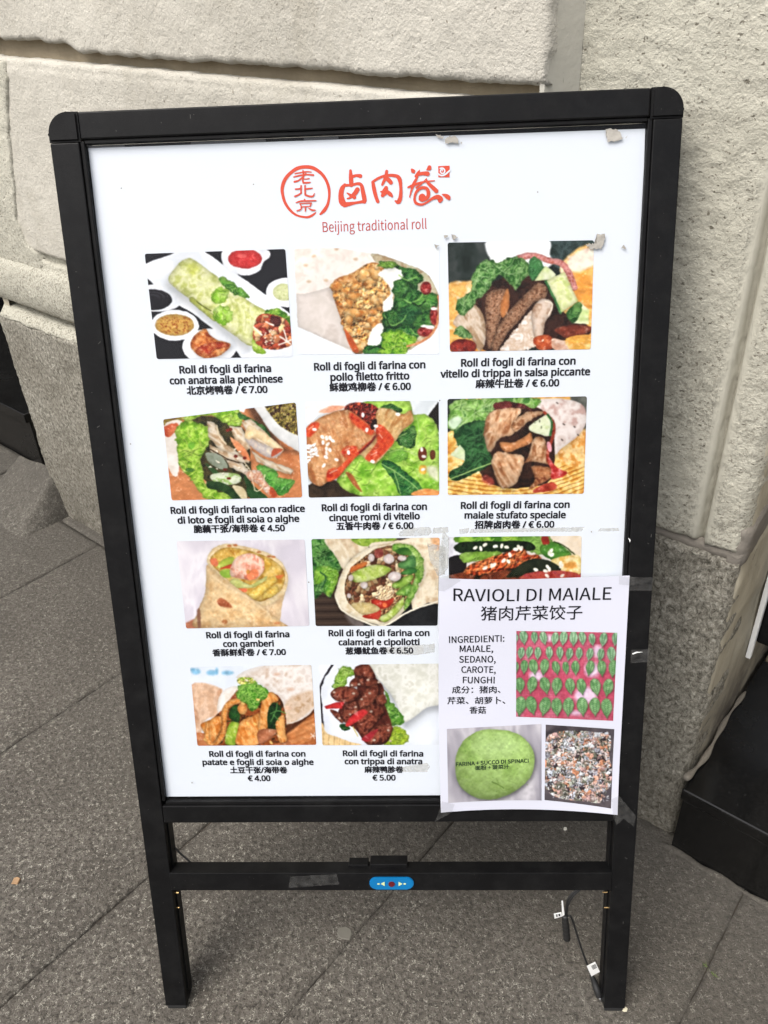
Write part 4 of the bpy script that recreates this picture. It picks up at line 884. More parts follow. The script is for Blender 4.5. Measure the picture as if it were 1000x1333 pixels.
def pic_f():
    p = Paint([(60, 45), (925, 28), (905, 632), (62, 640)], 320, 236, (230, 170, 80), 6)
    BM = [(206, 130, 40), (236, 186, 90), (250, 222, 150), (226, 160, 60)]
    p.P([(0, 200), (1000, 200), (1000, 700), (0, 700)], BM, ns=60, smooth=False)
    p.P([(40, 20), (160, 20), (110, 200), (40, 240)], (36, 44, 38), soft=10); p.P([(820, 20), (960, 20), (960, 200), (900, 240)], [(70, 72, 66), (110, 112, 104)], soft=10)
    for i in range(15):
        y = 470 + i * 13
        p.S([(60, y + 30), (300, y + 62), (560, y + 60), (780, y - 10 + (i % 2) * 4), (915, y - 60)], 5, (250, 226, 130) if i % 2 else (150, 84, 24), 0.75)
    p.P([(720, 280), (920, 230), (915, 440), (820, 460), (740, 400)], [(240, 190, 110), (250, 214, 150), (226, 150, 60)], soft=20)
    p.P([(550, 70), (700, 40), (820, 50), (905, 90), (920, 190), (860, 280), (780, 340), (700, 400), (640, 300), (600, 150)], [(226, 206, 196), (246, 236, 230), (236, 222, 214), (206, 170, 160)], ns=60, rim=0.14, rw=30, shadow=0.3)
    for x, y in ((740, 70), (845, 215), (870, 265), (770, 295), (780, 200)): p.E(x, y, 9, 4, (80, 66, 60), rot=40)
    p.P([(250, 120), (420, 70), (640, 110), (720, 300), (700, 540), (560, 590), (400, 590), (260, 500)], [(26, 16, 12), (60, 34, 24), (44, 22, 16)], ns=40)
    p.leaf([(90, 60), (240, 40), (600, 35), (600, 100), (380, 100), (300, 170), (270, 240), (140, 300), (100, 240), (60, 220), (70, 130)], [(90, 150, 50), (130, 184, 80), (176, 214, 130), (70, 130, 50)], ruffle=12, ns=50)
    p.leaf([(100, 240), (300, 180), (320, 360), (330, 440), (200, 520), (100, 550), (70, 500), (160, 430)], [(14, 50, 26), (34, 84, 40), (60, 116, 60), (20, 64, 30)], ruffle=8, ns=50)
    p.P([(65, 190), (120, 150), (150, 180), (100, 230)], (206, 230, 196), soft=12)
    p.S([(70, 545), (200, 490), (330, 440)], 7, (170, 200, 110)); p.S([(110, 240), (230, 130), (330, 80)], 5, (190, 220, 160), 0.7); p.S([(110, 330), (220, 280), (300, 250)], 5, (70, 120, 70), 0.7)
    p.P([(76, 390), (135, 325), (170, 370), (170, 430)], [(206, 226, 170), (240, 244, 220)], smooth=False, rim=0.1); p.S([(170, 360), (172, 425)], 8, (30, 80, 40))
    p.leaf([(340, 80), (420, 60), (520, 75), (580, 110), (480, 100), (380, 120)], [(90, 30, 30), (130, 50, 46), (60, 20, 20)], ruffle=8)
    MT = [(160, 100, 60), (206, 154, 110), (230, 190, 150), (186, 128, 84)]
    p.P([(280, 240), (320, 130), (430, 100), (520, 110), (460, 200), (470, 260), (380, 290), (330, 370), (300, 350), (290, 290)], MT, ns=30, an=(110, 3), ct=2.0, rim=0.3, warp=6, light=0.12)
    p.P([(450, 200), (540, 130), (600, 120), (660, 130), (600, 160), (540, 200), (480, 250)], MT, ns=22, rim=0.35, warp=5)
    p.P([(385, 310), (470, 310), (540, 270), (575, 250), (580, 310), (500, 350), (430, 375), (390, 350)], [(190, 110, 56), (226, 150, 90), (206, 130, 76)], ns=24, rim=0.35, shadow=0.4)
    p.P([(330, 430), (360, 370), (440, 380), (530, 400), (520, 480), (480, 570), (400, 600), (360, 540), (340, 480)], MT, ns=34, an=(60, 3), ct=2.0, rim=0.35, warp=6, shadow=0.5, light=0.15)
    p.P([(530, 440), (560, 390), (590, 290), (660, 290), (680, 390), (700, 450), (640, 440), (580, 430)], MT, ns=26, an=(100, 2), rim=0.35, warp=5)
    p.P([(580, 460), (700, 470), (715, 520), (620, 580), (560, 600), (600, 540)], [(160, 90, 50), (206, 140, 90), (130, 60, 34)], ns=30, rim=0.35)
    p.S([(660, 130), (710, 180), (715, 260), (680, 380), (690, 440), (740, 500), (790, 500)], 20, [(150, 40, 24), (196, 80, 50)], rim=0.25)
    p.P([(680, 400), (740, 470), (800, 500), (760, 530), (700, 540), (700, 480)], [(160, 24, 22), (196, 56, 50), (226, 130, 130)], ns=26); p.P([(600, 600), (700, 560), (740, 590), (700, 615), (600, 625)], [(150, 40, 24), (206, 80, 60)])
    p.P([(300, 510), (350, 560), (320, 580), (270, 545)], (170, 60, 50), soft=14, alpha=0.7); p.E(690, 340, 14, 34, (226, 150, 160), rot=-15)
    p.P([(565, 210), (620, 170), (680, 140), (705, 190), (690, 270), (620, 260), (570, 240)], [(206, 222, 160), (236, 242, 210), (226, 234, 190)], ns=30, rim=0.15, shadow=0.4); p.S([(680, 140), (706, 190), (696, 265)], 14, [(30, 90, 40), (60, 120, 60)])
    for x, y in ((600, 185), (630, 180), (640, 220)): p.E(x, y, 4, 9, (110, 120, 90))
    return p
def pic_g():
    p = Paint([(52, 50), (930, 38), (962, 630), (118, 648)], 320, 216, (222, 214, 220), 7)
    p.P([(0, 0), (1000, 0), (1000, 700), (0, 700)], [(212, 206, 216), (224, 218, 226), (236, 232, 236), (216, 210, 220)], ns=160, an=(80, 2), smooth=False)
    p.P([(100, 620), (210, 580), (210, 660), (110, 660)], (180, 110, 80), soft=10)
    RL = [(232, 198, 142), (240, 212, 160), (246, 224, 178), (236, 206, 150)]
    p.P([(600, 460), (800, 330), (780, 480), (760, 600), (700, 600)], [(236, 206, 160), (220, 180, 130)], rim=0.1)
    p.P([(266, 200), (300, 110), (400, 68), (540, 90), (680, 130), (780, 200), (820, 300), (800, 400), (740, 460), (640, 496), (500, 420), (360, 300)], RL, ns=60, rim=0.15, rw=18, shadow=0.2)
    p.P([(290, 200), (320, 130), (410, 92), (540, 112), (680, 160), (770, 220), (800, 300), (770, 390), (700, 440), (600, 460), (420, 330)], [(190, 130, 40), (226, 180, 80), (240, 206, 120)], ns=40, rim=0.25)
    for x, y in ((420, 82), (460, 78), (690, 155), (720, 160), (620, 125)): p.E(x, y, 15, 7, (190, 110, 60), soft=8)
    p.P([(330, 215), (400, 165), (450, 160), (440, 205), (360, 240)], [(170, 190, 60), (200, 214, 90)], rim=0.2); p.P([(290, 175), (330, 170), (340, 220), (300, 215)], (226, 120, 80)); p.P([(360, 240), (440, 205), (440, 235), (380, 245)], (190, 70, 40)); p.P([(355, 262), (420, 245), (430, 300), (380, 300)], [(170, 200, 80), (140, 180, 60)])
    PR = [(236, 150, 120), (246, 190, 164), (250, 214, 192), (232, 130, 100)]
    p.P([(430, 230), (470, 160), (560, 135), (640, 170), (662, 230), (620, 300), (560, 320), (490, 310), (430, 290)], PR, ns=60, ct=1.8, rim=0.22, rw=18, light=0.1, shadow=0.3); [p.S([(470 + j * 34, 170 - j * 4), (455 + j * 36, 220), (470 + j * 32, 285)], 6, (250, 226, 208), 0.6, soft=6) for j in range(5)]; p.P([(540, 270), (600, 240), (620, 290), (560, 320)], (236, 130, 84), soft=8); p.E(548, 262, 12, 16, (210, 140, 60))
    YL = [(240, 196, 80), (250, 222, 120), (236, 180, 60)]
    p.P([(660, 170), (710, 200), (700, 250), (665, 250)], YL, rim=0.2); p.P([(425, 330), (470, 310), (560, 350), (620, 320), (680, 290), (660, 330), (580, 372), (470, 372)], [(200, 206, 110), (230, 230, 150)], rim=0.25); p.P([(735, 290), (790, 280), (760, 310)], (226, 120, 60))
    p.P([(550, 420), (600, 370), (700, 300), (740, 300), (730, 340), (640, 420), (590, 450)], YL, rim=0.25, shadow=0.3); p.P([(640, 440), (700, 370), (750, 360), (740, 410), (690, 440)], YL, rim=0.25, shadow=0.3); p.P([(480, 380), (540, 380), (530, 405)], (226, 110, 70))
    p.P([(266, 215), (330, 270), (440, 350), (600, 460), (700, 540), (770, 600), (780, 650), (205, 650), (200, 540), (250, 400), (258, 290)], [(226, 178, 118), (240, 200, 142), (250, 218, 166), (234, 190, 132)], ns=90, rim=0.24, rw=34, light=0.10, la=-50, shadow=0.25, warp=3)
    p.P([(335, 460), (360, 440), (400, 460), (440, 505), (390, 505), (345, 490)], [(150, 70, 40), (190, 110, 70)], soft=10); p.E(385, 602, 20, 14, (190, 120, 70), soft=9); p.E(745, 612, 20, 9, (200, 130, 80), soft=8)
    p.S([(300, 290), (420, 370), (560, 450), (690, 550)], 12, (250, 226, 184), 0.5, soft=10); p.P([(195, 530), (215, 520), (220, 640), (200, 645)], (130, 90, 70), soft=10)
    return p
def pic_h():
    p = Paint([(28, 62), (908, 52), (893, 655), (58, 658)], 320, 226, (60, 46, 38), 8)
    for i in range(16): p.S([(20, 300 + i * 26), (400, 296 + i * 26)], 10, (78, 60, 48) if i % 2 else (44, 32, 26), 1)
    p.P([(380, 560), (930, 480), (930, 680), (380, 680)], [(22, 24, 26), (34, 36, 38)], smooth=False); p.P([(260, 580), (340, 600), (400, 670), (330, 670)], (110, 100, 96), soft=26)
    p.leaf([(20, 40), (120, 50), (180, 130), (240, 250), (190, 330), (160, 470), (110, 430), (60, 470), (20, 440)], G2 + [(70, 130, 50)], ruffle=10, ns=40); p.leaf([(50, 270), (110, 250), (190, 260), (215, 330), (150, 460), (110, 400), (130, 340), (60, 380)], [(110, 170, 40), (150, 200, 70), (80, 150, 40)], ruffle=10); p.S([(90, 290), (130, 330), (100, 400)], 9, (40, 90, 50))
    TO = [(226, 206, 172), (244, 232, 206), (236, 220, 188), (214, 186, 150)]
    p.P([(120, 50), (360, 50), (420, 120), (300, 200), (250, 270), (200, 190)], TO, ns=60, an=(60, 2), rim=0.15); p.P([(300, 60), (450, 50), (620, 60), (480, 100), (370, 110)], [(110, 150, 40), (160, 190, 70)], ns=24)
    p.P([(420, 110), (640, 70), (920, 40), (930, 470), (830, 500), (720, 540), (700, 300)], TO, ns=60, rim=0.08); p.P([(850, 60), (930, 50), (930, 140), (880, 130)], (226, 170, 120), soft=24)
    p.P([(200, 400), (260, 250), (380, 140), (520, 95), (690, 95), (780, 180), (800, 300), (750, 420), (680, 540), (600, 620), (520, 655), (380, 620), (240, 550), (190, 470)], [(236, 220, 184), (246, 236, 210), (222, 200, 160)], ns=50, rim=0.2, shadow=0.3)
    p.P([(265, 350), (300, 270), (400, 180), (500, 120), (680, 105), (760, 190), (770, 300), (720, 420), (640, 540), (540, 630), (440, 600), (300, 520), (260, 440)], [(90, 50, 30), (140, 96, 60), (190, 150, 100), (70, 40, 24)], ns=22, relief=0.8, rim=0.3)
    p.bits((260, 110, 640, 560), 30, [(120, 70, 46), (196, 160, 110), (226, 200, 156), (90, 50, 34), (160, 110, 70)], 4, mask=[(280, 360), (420, 190), (520, 120), (640, 160), (640, 330), (600, 450), (480, 480), (330, 500), (270, 430)])
    p.P([(295, 290), (310, 255), (400, 218), (410, 240), (350, 275)], [(214, 100, 40), (232, 130, 60)], rim=0.25)
    AV = [(150, 180, 60), (186, 206, 100), (206, 220, 140)]
    p.P([(310, 300), (450, 240), (560, 255), (570, 285), (470, 340), (330, 362)], AV, ns=30, rim=0.3, rw=8, shadow=0.4); p.P([(490, 600), (560, 560), (640, 480), (665, 460), (660, 520), (600, 590), (530, 632)], AV, ns=30, rim=0.35, rw=8, shadow=0.3); p.P([(590, 370), (700, 310), (730, 330), (680, 390), (600, 402)], [(120, 170, 50), (170, 206, 90)], rim=0.35); p.P([(610, 430), (700, 370), (725, 400), (700, 450), (640, 450)], [(90, 150, 50), (150, 196, 80)], rim=0.35)
    p.leaf([(580, 110), (620, 95), (720, 110), (790, 190), (795, 300), (760, 400), (700, 520), (660, 540), (700, 420), (740, 300), (700, 180), (600, 150)], [(100, 160, 50), (140, 190, 80), (176, 210, 110)], ruffle=10, ns=20)
    p.P([(620, 240), (700, 180), (740, 190), (740, 260), (660, 270)], [(60, 120, 60), (110, 170, 90)], rim=0.3); p.P([(640, 300), (700, 260), (750, 270), (740, 300), (680, 310)], [(50, 120, 50), (90, 160, 70)], rim=0.3); p.P([(600, 140), (680, 120), (720, 170), (640, 170)], [(40, 90, 30), (80, 130, 50)])
    p.P([(440, 480), (530, 480), (600, 470), (560, 530), (480, 540)], [(180, 34, 24), (214, 60, 40)], rim=0.25); p.P([(385, 585), (500, 545), (490, 610), (410, 605)], [(190, 44, 30), (220, 80, 60)], rim=0.2); p.E(532, 515, 17, 18, (226, 110, 60)); p.P([(300, 510), (430, 500), (500, 550), (380, 580)], [(206, 180, 110), (226, 206, 150)], ns=16, rim=0.2)
    for c in ((560, 200, 38, 34), (600, 320, 46, 32), (392, 380, 26, 24), (286, 452, 16, 18), (650, 195, 30, 20), (440, 190, 22, 30), (300, 330, 18, 22)): p.E(*c, [(246, 238, 232), (226, 206, 200), (250, 246, 242)], rim=0.25, shadow=0.5, sw=10)
    p.P([(470, 450), (500, 400), (570, 390), (600, 430), (560, 480), (490, 480)], [(214, 176, 130), (236, 210, 170)], ns=16, relief=0.8, rim=0.2); p.P([(465, 140), (510, 130), (520, 180), (470, 190)], [(110, 40, 36), (150, 70, 60)])
    p.S([(200, 470), (240, 550), (380, 625), (520, 657), (700, 560), (890, 492)], 12, (246, 238, 214))
    return p
def pic_x():
    p = Paint([(66, 900), (892, 893), (880, 1440), (72, 1440)], 320, 226, (224, 214, 206), 9)
    p.P([(60, 880), (150, 880), (150, 1000), (110, 1050), (60, 1040)], [(196, 196, 204), (230, 230, 236)]); p.P([(560, 880), (900, 880), (900, 1100), (800, 1060)], [(226, 206, 176), (240, 228, 210)], ns=60, smooth=False)
    p.P([(60, 1040), (140, 1010), (180, 1060), (150, 1150), (60, 1150)], (26, 24, 26)); p.P([(60, 1140), (900, 1100), (900, 1500), (60, 1500)], [(90, 40, 26), (150, 70, 40), (40, 30, 20)], ns=50)
    p.leaf([(150, 890), (560, 890), (640, 920), (560, 960), (150, 940)], G1, ruffle=10); p.leaf([(520, 900), (680, 890), (700, 960), (640, 1010), (560, 980)], [(110, 170, 60), (150, 196, 90)], ruffle=14)
    p.P([(130, 935), (400, 925), (560, 930), (600, 975), (480, 990), (140, 998)], [(14, 30, 14), (30, 54, 26), (10, 20, 10)], ns=30, rim=0.2)
    p.leaf([(150, 1000), (380, 990), (360, 1030), (220, 1050), (160, 1060)], [(120, 170, 50), (150, 196, 80)], ruffle=8)
    p.leaf([(640, 950), (720, 930), (780, 960), (830, 1010), (800, 1030), (700, 1040), (640, 1000)], [(60, 130, 40), (110, 170, 60)], ruffle=5); p.S([(720, 930), (790, 960), (880, 1040)], 7, (40, 60, 20))
    p.P([(700, 1040), (860, 1010), (890, 1060), (880, 1130), (760, 1110)], [(236, 206, 120), (246, 226, 170), (230, 180, 80)], rim=0.1); p.E(820, 1075, 40, 22, (232, 160, 70), soft=14)
    p.P([(160, 1110), (220, 1060), (400, 1000), (520, 965), (560, 1010), (620, 1010), (640, 1050), (520, 1080), (380, 1110), (260, 1135), (180, 1130)], [(150, 50, 24), (196, 80, 36), (220, 130, 70), (120, 40, 20)], ns=28, an=(-20, 3), relief=0.9, rim=0.3, shadow=0.4)
    p.P([(560, 1040), (700, 1050), (760, 1110), (600, 1140), (520, 1140), (420, 1145)], [(20, 30, 20), (40, 46, 30)]); p.P([(520, 1140), (620, 1110), (860, 1120), (880, 1200), (500, 1200)], [(150, 40, 36), (190, 80, 60), (170, 60, 70)], ns=20)
    p.P([(640, 900), (680, 895), (690, 940), (650, 945)], (150, 40, 30)); p.P([(200, 1250), (500, 1200), (800, 1260), (700, 1400), (300, 1420)], [(150, 60, 30), (200, 90, 50)], ns=30, relief=0.8)
    for x, y in ((265, 970), (290, 948), (355, 958), (395, 955), (230, 965), (425, 962), (445, 1010), (405, 1045), (435, 1050), (290, 1090), (330, 1078), (345, 1070), (500, 962), (515, 970), (480, 975), (605, 1100), (680, 1085), (665, 1110), (690, 1100), (770, 1140), (760, 1060), (765, 1080), (675, 1140), (700, 985), (690, 1000), (705, 1010)): p.E(x, y, 16, 10, (250, 244, 226), rot=(x * 3) % 180)
    return p
def pic_i():
    p = Paint([(42, 75), (945, 60), (982, 655), (98, 662)], 300, 206, (232, 240, 248), 10)
    p.P([(0, 0), (1000, 0), (1000, 300), (0, 240)], [(234, 242, 250), (226, 234, 244)], ns=100, smooth=False)
    for x, y, w, h in ((85, 108, 34, 24), (205, 118, 40, 20), (320, 118, 44, 16), (60, 95, 16, 10), (240, 105, 10, 24)): p.E(x, y, w, h, (120, 190, 230), soft=18, alpha=0.8)
    p.P([(30, 225), (280, 240), (250, 420), (150, 480), (100, 670), (60, 670)], [(220, 176, 140), (236, 200, 170), (206, 156, 120)], ns=50, an=(88, 3), soft=12); p.P([(740, 520), (1000, 370), (1000, 670), (600, 670)], [(176, 96, 46), (206, 124, 66), (226, 150, 90)], ns=30, an=(-20, 4))
    p.P([(100, 560), (400, 640), (700, 600), (760, 670), (100, 680)], [(206, 130, 80), (190, 110, 64)], ns=30, an=(0, 3)); p.P([(740, 520), (960, 370), (970, 410), (780, 560), (740, 580)], (90, 46, 24), soft=16)
    TO = [(226, 214, 204), (244, 238, 232), (234, 224, 214), (214, 190, 170)]
    p.P([(380, 150), (560, 70), (950, 62), (970, 380), (760, 500), (740, 360), (640, 260), (500, 170)], TO, ns=60, rim=0.1, rw=24); p.P([(760, 320), (960, 250), (965, 370), (760, 500)], [(214, 186, 156), (226, 200, 176), (196, 160, 120)], ns=40, soft=20)
    for x, y in ((690, 130), (790, 240), (770, 380)): p.E(x, y, 26, 12, (226, 180, 150), soft=14, alpha=0.7)
    p.P([(250, 320), (300, 240), (390, 220), (400, 290), (300, 380), (250, 410)], [(250, 246, 240), (236, 226, 210)], rim=0.1); p.P([(300, 380), (370, 270), (400, 250), (420, 300), (340, 380)], (160, 76, 40), soft=8)
    p.P([(200, 470), (400, 330), (620, 260), (730, 340), (750, 600), (600, 655), (200, 650)], [(120, 50, 20), (170, 84, 34), (60, 34, 16)], ns=30)
    OR = [(214, 120, 40), (240, 156, 74), (248, 184, 108), (228, 136, 56)]
    k = dict(ns=24, an=(75, 3), rim=0.28, rw=10, shadow=0.45, sw=14)
    p.P([(120, 510), (160, 480), (210, 470), (220, 560), (160, 575)], OR, **k); p.P([(330, 500), (400, 480), (420, 560), (380, 655), (300, 640)], [(130, 170, 40), (176, 200, 70), (150, 186, 50)], **k)
    p.S([(420, 320), (350, 340), (300, 400), (290, 520), (270, 600), (210, 645), (170, 600), (180, 500)], 46, OR, rim=0.35); p.P([(190, 470), (270, 440), (270, 540), (210, 640), (180, 560)], OR, **k)
    p.P([(345, 380), (395, 360), (410, 470), (370, 480), (330, 440)], [(20, 60, 24), (50, 110, 40)], rim=0.3); p.S([(320, 480), (370, 470), (390, 440)], 8, (30, 60, 30)); p.E(430, 385, 36, 44, OR, rim=0.3)
    p.P([(420, 480), (500, 440), (560, 430), (550, 650), (390, 655), (390, 560)], OR, **k); p.P([(590, 290), (650, 260), (700, 320), (640, 360), (620, 520), (550, 540), (560, 400)], OR, **k)
    p.P([(620, 400), (660, 340), (720, 380), (700, 500), (660, 560), (620, 530)], [(10, 40, 16), (30, 70, 30), (14, 30, 16)], ns=18); p.P([(680, 480), (740, 430), (750, 560), (765, 620), (710, 640), (685, 560)], OR, **k); p.P([(550, 550), (680, 540), (650, 600), (560, 650)], [(206, 130, 90), (180, 96, 56)], rim=0.3)
    for q in ([(640, 420), (700, 400), (750, 420)], [(690, 340), (680, 400), (640, 480)], [(660, 430), (700, 470)]): p.S(q, 7, (90, 150, 70))
    LV = [(70, 150, 30), (120, 186, 60), (160, 210, 90), (60, 130, 30)]
    p.leaf([(380, 290), (400, 230), (440, 180), (500, 170), (560, 210), (620, 250), (610, 300), (560, 330), (540, 380), (490, 400), (460, 350), (420, 330)], LV, ruffle=16, ns=22); p.bits((390, 150, 530, 200), 16, [(246, 220, 130), (200, 210, 90), (250, 240, 200), (150, 190, 60)], 4, mask=[(390, 170), (430, 150), (500, 155), (530, 190), (470, 200), (410, 205)])
    for x, y in ((545, 318), (435, 345), (525, 497), (468, 497), (645, 636), (155, 620)): p.E(x, y, 16, 8, (250, 200, 110), rot=x % 60)
    for a in range(5): p.S([(962, 592), (962 + 24 * math.cos(a * 1.26), 585 + 24 * math.sin(a * 1.26))], 5, (250, 240, 230))
    return p
def pic_j():
    p = Paint([(55, 60), (985, 50), (985, 655), (85, 658)], 300, 206, (232, 240, 248), 11)
    p.P([(0, 0), (1100, 0), (1100, 700), (0, 700)], [(236, 242, 250), (226, 232, 238)], ns=120, smooth=False)
    p.S([(165, 50), (100, 160), (65, 250), (80, 400), (90, 520)], 16, (40, 34, 40)); p.P([(60, 500), (90, 500), (110, 560), (200, 600), (380, 660), (60, 670)], [(226, 190, 130), (240, 210, 156)], ns=20, an=(80, 5))
    for i in range(7): p.S([(95 + i * 40, 560 + i * 12), (90 + i * 40, 660)], 4, (170, 130, 70), 0.8)
    p.P([(90, 200), (140, 120), (300, 80), (600, 250), (680, 500), (560, 660), (380, 655), (200, 600), (110, 550), (85, 400)], [(240, 246, 252), (230, 236, 246)], ns=90, rim=0.05)
    p.P([(430, 56), (1000, 46), (1000, 320), (860, 380), (720, 480), (680, 460), (620, 320), (540, 210)], [(216, 216, 202), (228, 228, 216), (238, 238, 230), (212, 211, 196)], ns=50, rim=0.1, shadow=0.4, sw=40, so=(0, 40))
    LG = [(110, 160, 40), (150, 196, 70), (184, 216, 110), (80, 140, 40)]
    p.leaf([(200, 110), (230, 75), (310, 90), (330, 130), (270, 160), (250, 220), (170, 235), (165, 195)], LG, ruffle=14, ns=22); p.leaf([(540, 240), (600, 340), (650, 400), (690, 480), (640, 510), (560, 500), (520, 440), (510, 360), (560, 330)], [(80, 150, 40), (130, 186, 70), (60, 120, 40)], ruffle=14, ns=22); p.leaf([(560, 560), (640, 510), (700, 560), (730, 600), (690, 650), (560, 660), (540, 620)], [(150, 190, 30), (190, 214, 60), (110, 150, 40)], ruffle=14, ns=22)
    p.leaf([(210, 510), (260, 500), (290, 540), (240, 550)], G2, ruffle=8)
    BR = [(96, 38, 26), (134, 62, 44), (160, 84, 60), (84, 30, 22)]
    p.P([(320, 120), (340, 70), (430, 60), (480, 160), (540, 230), (540, 330), (600, 510), (560, 640), (420, 650), (330, 540), (240, 480), (200, 420), (250, 340), (340, 260)], [(60, 22, 16), (96, 40, 30)], ns=30)
    k = dict(ns=34, rim=0.4, rw=16, shadow=0.5, sw=12, relief=0.2)
    for q in ([(320, 90), (400, 60), (440, 70), (480, 160), (400, 150), (330, 130)], [(290, 190), (330, 150), (360, 180), (340, 220), (290, 225)], [(360, 160), (430, 150), (500, 190), (440, 220), (370, 210)], [(145, 270), (220, 220), (340, 240), (345, 300), (260, 340), (180, 320)],
              [(350, 330), (400, 250), (480, 200), (500, 260), (470, 330), (380, 390)], [(235, 440), (260, 370), (330, 330), (350, 400), (310, 480), (250, 490)], [(140, 400), (200, 410), (240, 470), (220, 490)], [(480, 300), (540, 280), (560, 340), (500, 360)],
              [(330, 450), (400, 380), (500, 370), (520, 440), (460, 520), (400, 600), (340, 540)], [(400, 600), (460, 530), (560, 500), (610, 530), (560, 620), (480, 650), (420, 645)], [(430, 350), (520, 370), (540, 420), (470, 440)]): p.P(q, BR, **k)
    RD = [(206, 34, 40), (230, 56, 56), (190, 30, 36)]
    p.P([(98, 370), (180, 340), (250, 335), (230, 385), (110, 388)], RD, rim=0.2, smooth=False); p.P([(255, 505), (300, 440), (380, 390), (420, 420), (330, 490), (270, 520)], RD, rim=0.2)
    p.P([(375, 610), (440, 560), (500, 540), (440, 620), (400, 630)], (176, 40, 50), soft=8); p.S([(310, 520), (345, 590)], 8, (220, 200, 110))
    for x, y in ((172, 264), (316, 272), (435, 272), (376, 316), (330, 372), (288, 428), (302, 212), (355, 204), (424, 172), (212, 458), (445, 405), (575, 545), (590, 625), (470, 620), (500, 190)): p.E(x, y, 11, 9, (244, 214, 190), rim=0.3)
    return p
def pic_rav():
    p = Paint([(77, 68), (900, 88), (865, 805), (75, 772)], 300, 264, (206, 88, 110), 12)
    X, Y = p.X, p.Y
    base = np.array([206, 92, 112.]); dk = np.array([150, 30, 66.]); lt = np.array([236, 160, 176.])
    n = fbm(X / 90, Y / 90, 5, 3)[..., None]
    p.C = base + (lt - base) * ((n - 0.45) * 1.8).clip(0, 1)
    gx = 0.5 + 0.5 * np.cos(X * 2 * np.pi / 13.0); gy = 0.5 + 0.5 * np.cos(Y * 2 * np.pi / 13.0)
    p.C += (dk - p.C) * (np.maximum(gx, gy)[..., None] ** 3) * 0.55
    for c in ((240, 440, 60, 44), (690, 390, 60, 60), (640, 600, 90, 66), (740, 240, 40, 50), (345, 130, 22, 30), (560, 740, 50, 20)): p.E(*c, [(240, 226, 246), (226, 206, 236), (246, 236, 250)], soft=40, alpha=0.85)
    r = random.Random(4); p.gl = 0.1
    rows = [(135, 75, 190, 34, [(135, 1), (222, 0.85), (297, 0.95), (387, 0.95), (458, 1), (540, 1.05), (613, 0.95), (694, 0.88), (785, 1), (885, 0.95), (70, .7)]),
            (260, 0, 0, 33, [(115, 0.85), (180, 0.85), (250, 0.9), (343, 0.92), (428, 0.9), (505, 0.9), (585, 0.9), (672, 0.9), (762, 0.9), (850, 1.1)]),
            (375, 0, 0, 34, [(140, 0.95), (216, 1.08), (302, 1.1), (398, 0.95), (478, 0.86), (556, 0.98), (675, 1.05), (772, 1.1), (865, 1.2), (72, 0.8)]),
            (525, 0, 0, 38, [(105, 1.05), (202, 1.1), (310, 1.1), (402, 1.12), (512, 1.05), (604, 1.05), (722, 1.15), (822, 1.15)]),
            (690, 0, 0, 40, [(108, 1.25), (200, 1.2), (305, 1.2), (403, 1.15), (497, 1.18), (612, 1.18), (715, 1.15), (812, 1.25)])]
    for ri, (cy, _, _, rx, L) in enumerate(rows):
        g0 = [(134, 180, 136), (158, 200, 156), (180, 216, 176)] if ri < 2 else [(104, 156, 94), (128, 176, 114), (150, 194, 134)]
        for cx, sc in L:
            a = math.radians(r.uniform(-14, 14)); h = 62 * sc if ri < 3 else 66 * sc; w = rx * min(sc, 1.15)
            y0 = cy + (cx - 400) * 0.022 + r.uniform(-5, 5)
            pts = [(0, -h), (w * 0.7, -h * 0.75), (w, -h * 0.15), (w * 0.75, h * 0.35), (w * 0.25, h * 0.75), (0, h * 1.02), (-w * 0.25, h * 0.75), (-w * 0.75, h * 0.35), (-w, -h * 0.15), (-w * 0.7, -h * 0.75)]
            q = [(cx + x * math.cos(a) - y * math.sin(a), y0 + x * math.sin(a) + y * math.cos(a)) for x, y in pts]
            p.P(q, g0, ns=30, rim=0.28, rw=10, light=0.06, shadow=0.5, sw=9, so=(5, 6))
            for j in range(6):
                yy = -h * 0.65 + j * h * 0.22; f = lambda x, y: (cx + x * math.cos(a) - y * math.sin(a), y0 + x * math.sin(a) + y * math.cos(a))
                ww = w * (0.62 - 0.07 * j)
                p.S([f(-ww, yy - 7), f(-ww * 0.30, yy + 5)], 5.5, (56, 104, 62), 0.7); p.S([f(ww, yy - 7), f(ww * 0.30, yy + 5)], 5.5, (56, 104, 62), 0.7)
    return p
def pic_dough():
    p = Paint([(78, 70), (518, 47), (518, 410), (84, 408)], 280, 230, (176, 172, 180), 13)
    p.gl = 0.0
    p.P([(0, 0), (600, 0), (600, 500), (0, 500)], [(150, 146, 156), (178, 174, 182), (206, 202, 208), (166, 162, 170)], ns=120, an=(85, 2.5), smooth=False)
    p.E(440, 330, 60, 90, (222, 218, 222), soft=60, alpha=0.6)
    q = [(116, 250), (122, 180), (160, 115), (230, 76), (320, 74), (400, 92), (450, 130), (480, 180), (482, 240), (462, 300), (410, 350), (360, 380), (290, 402), (220, 396), (160, 360), (124, 310)]
    p.P(q, [(140, 176, 88), (158, 192, 104), (170, 204, 118), (150, 184, 96)], ns=90, rim=0.22, rw=26, light=0.14, la=-80, shadow=0.7, sw=16, so=(6, 10))
    p.E(300, 150, 110, 50, (176, 204, 138), soft=80, alpha=0.55); p.S([(280, 318), (310, 332), (335, 350)], 4, (90, 120, 50), 0.9, soft=4); p.S([(300, 300), (330, 360), (380, 345)], 4, (120, 150, 70), 0.6, soft=5); p.S([(350, 310), (400, 330)], 4, (120, 150, 70), 0.5, soft=5)
    r = random.Random(1)
    for _ in range(40): p.E(r.uniform(150, 450), r.uniform(110, 370), 3, 2.5, (110, 150, 66), alpha=0.6)
    return p
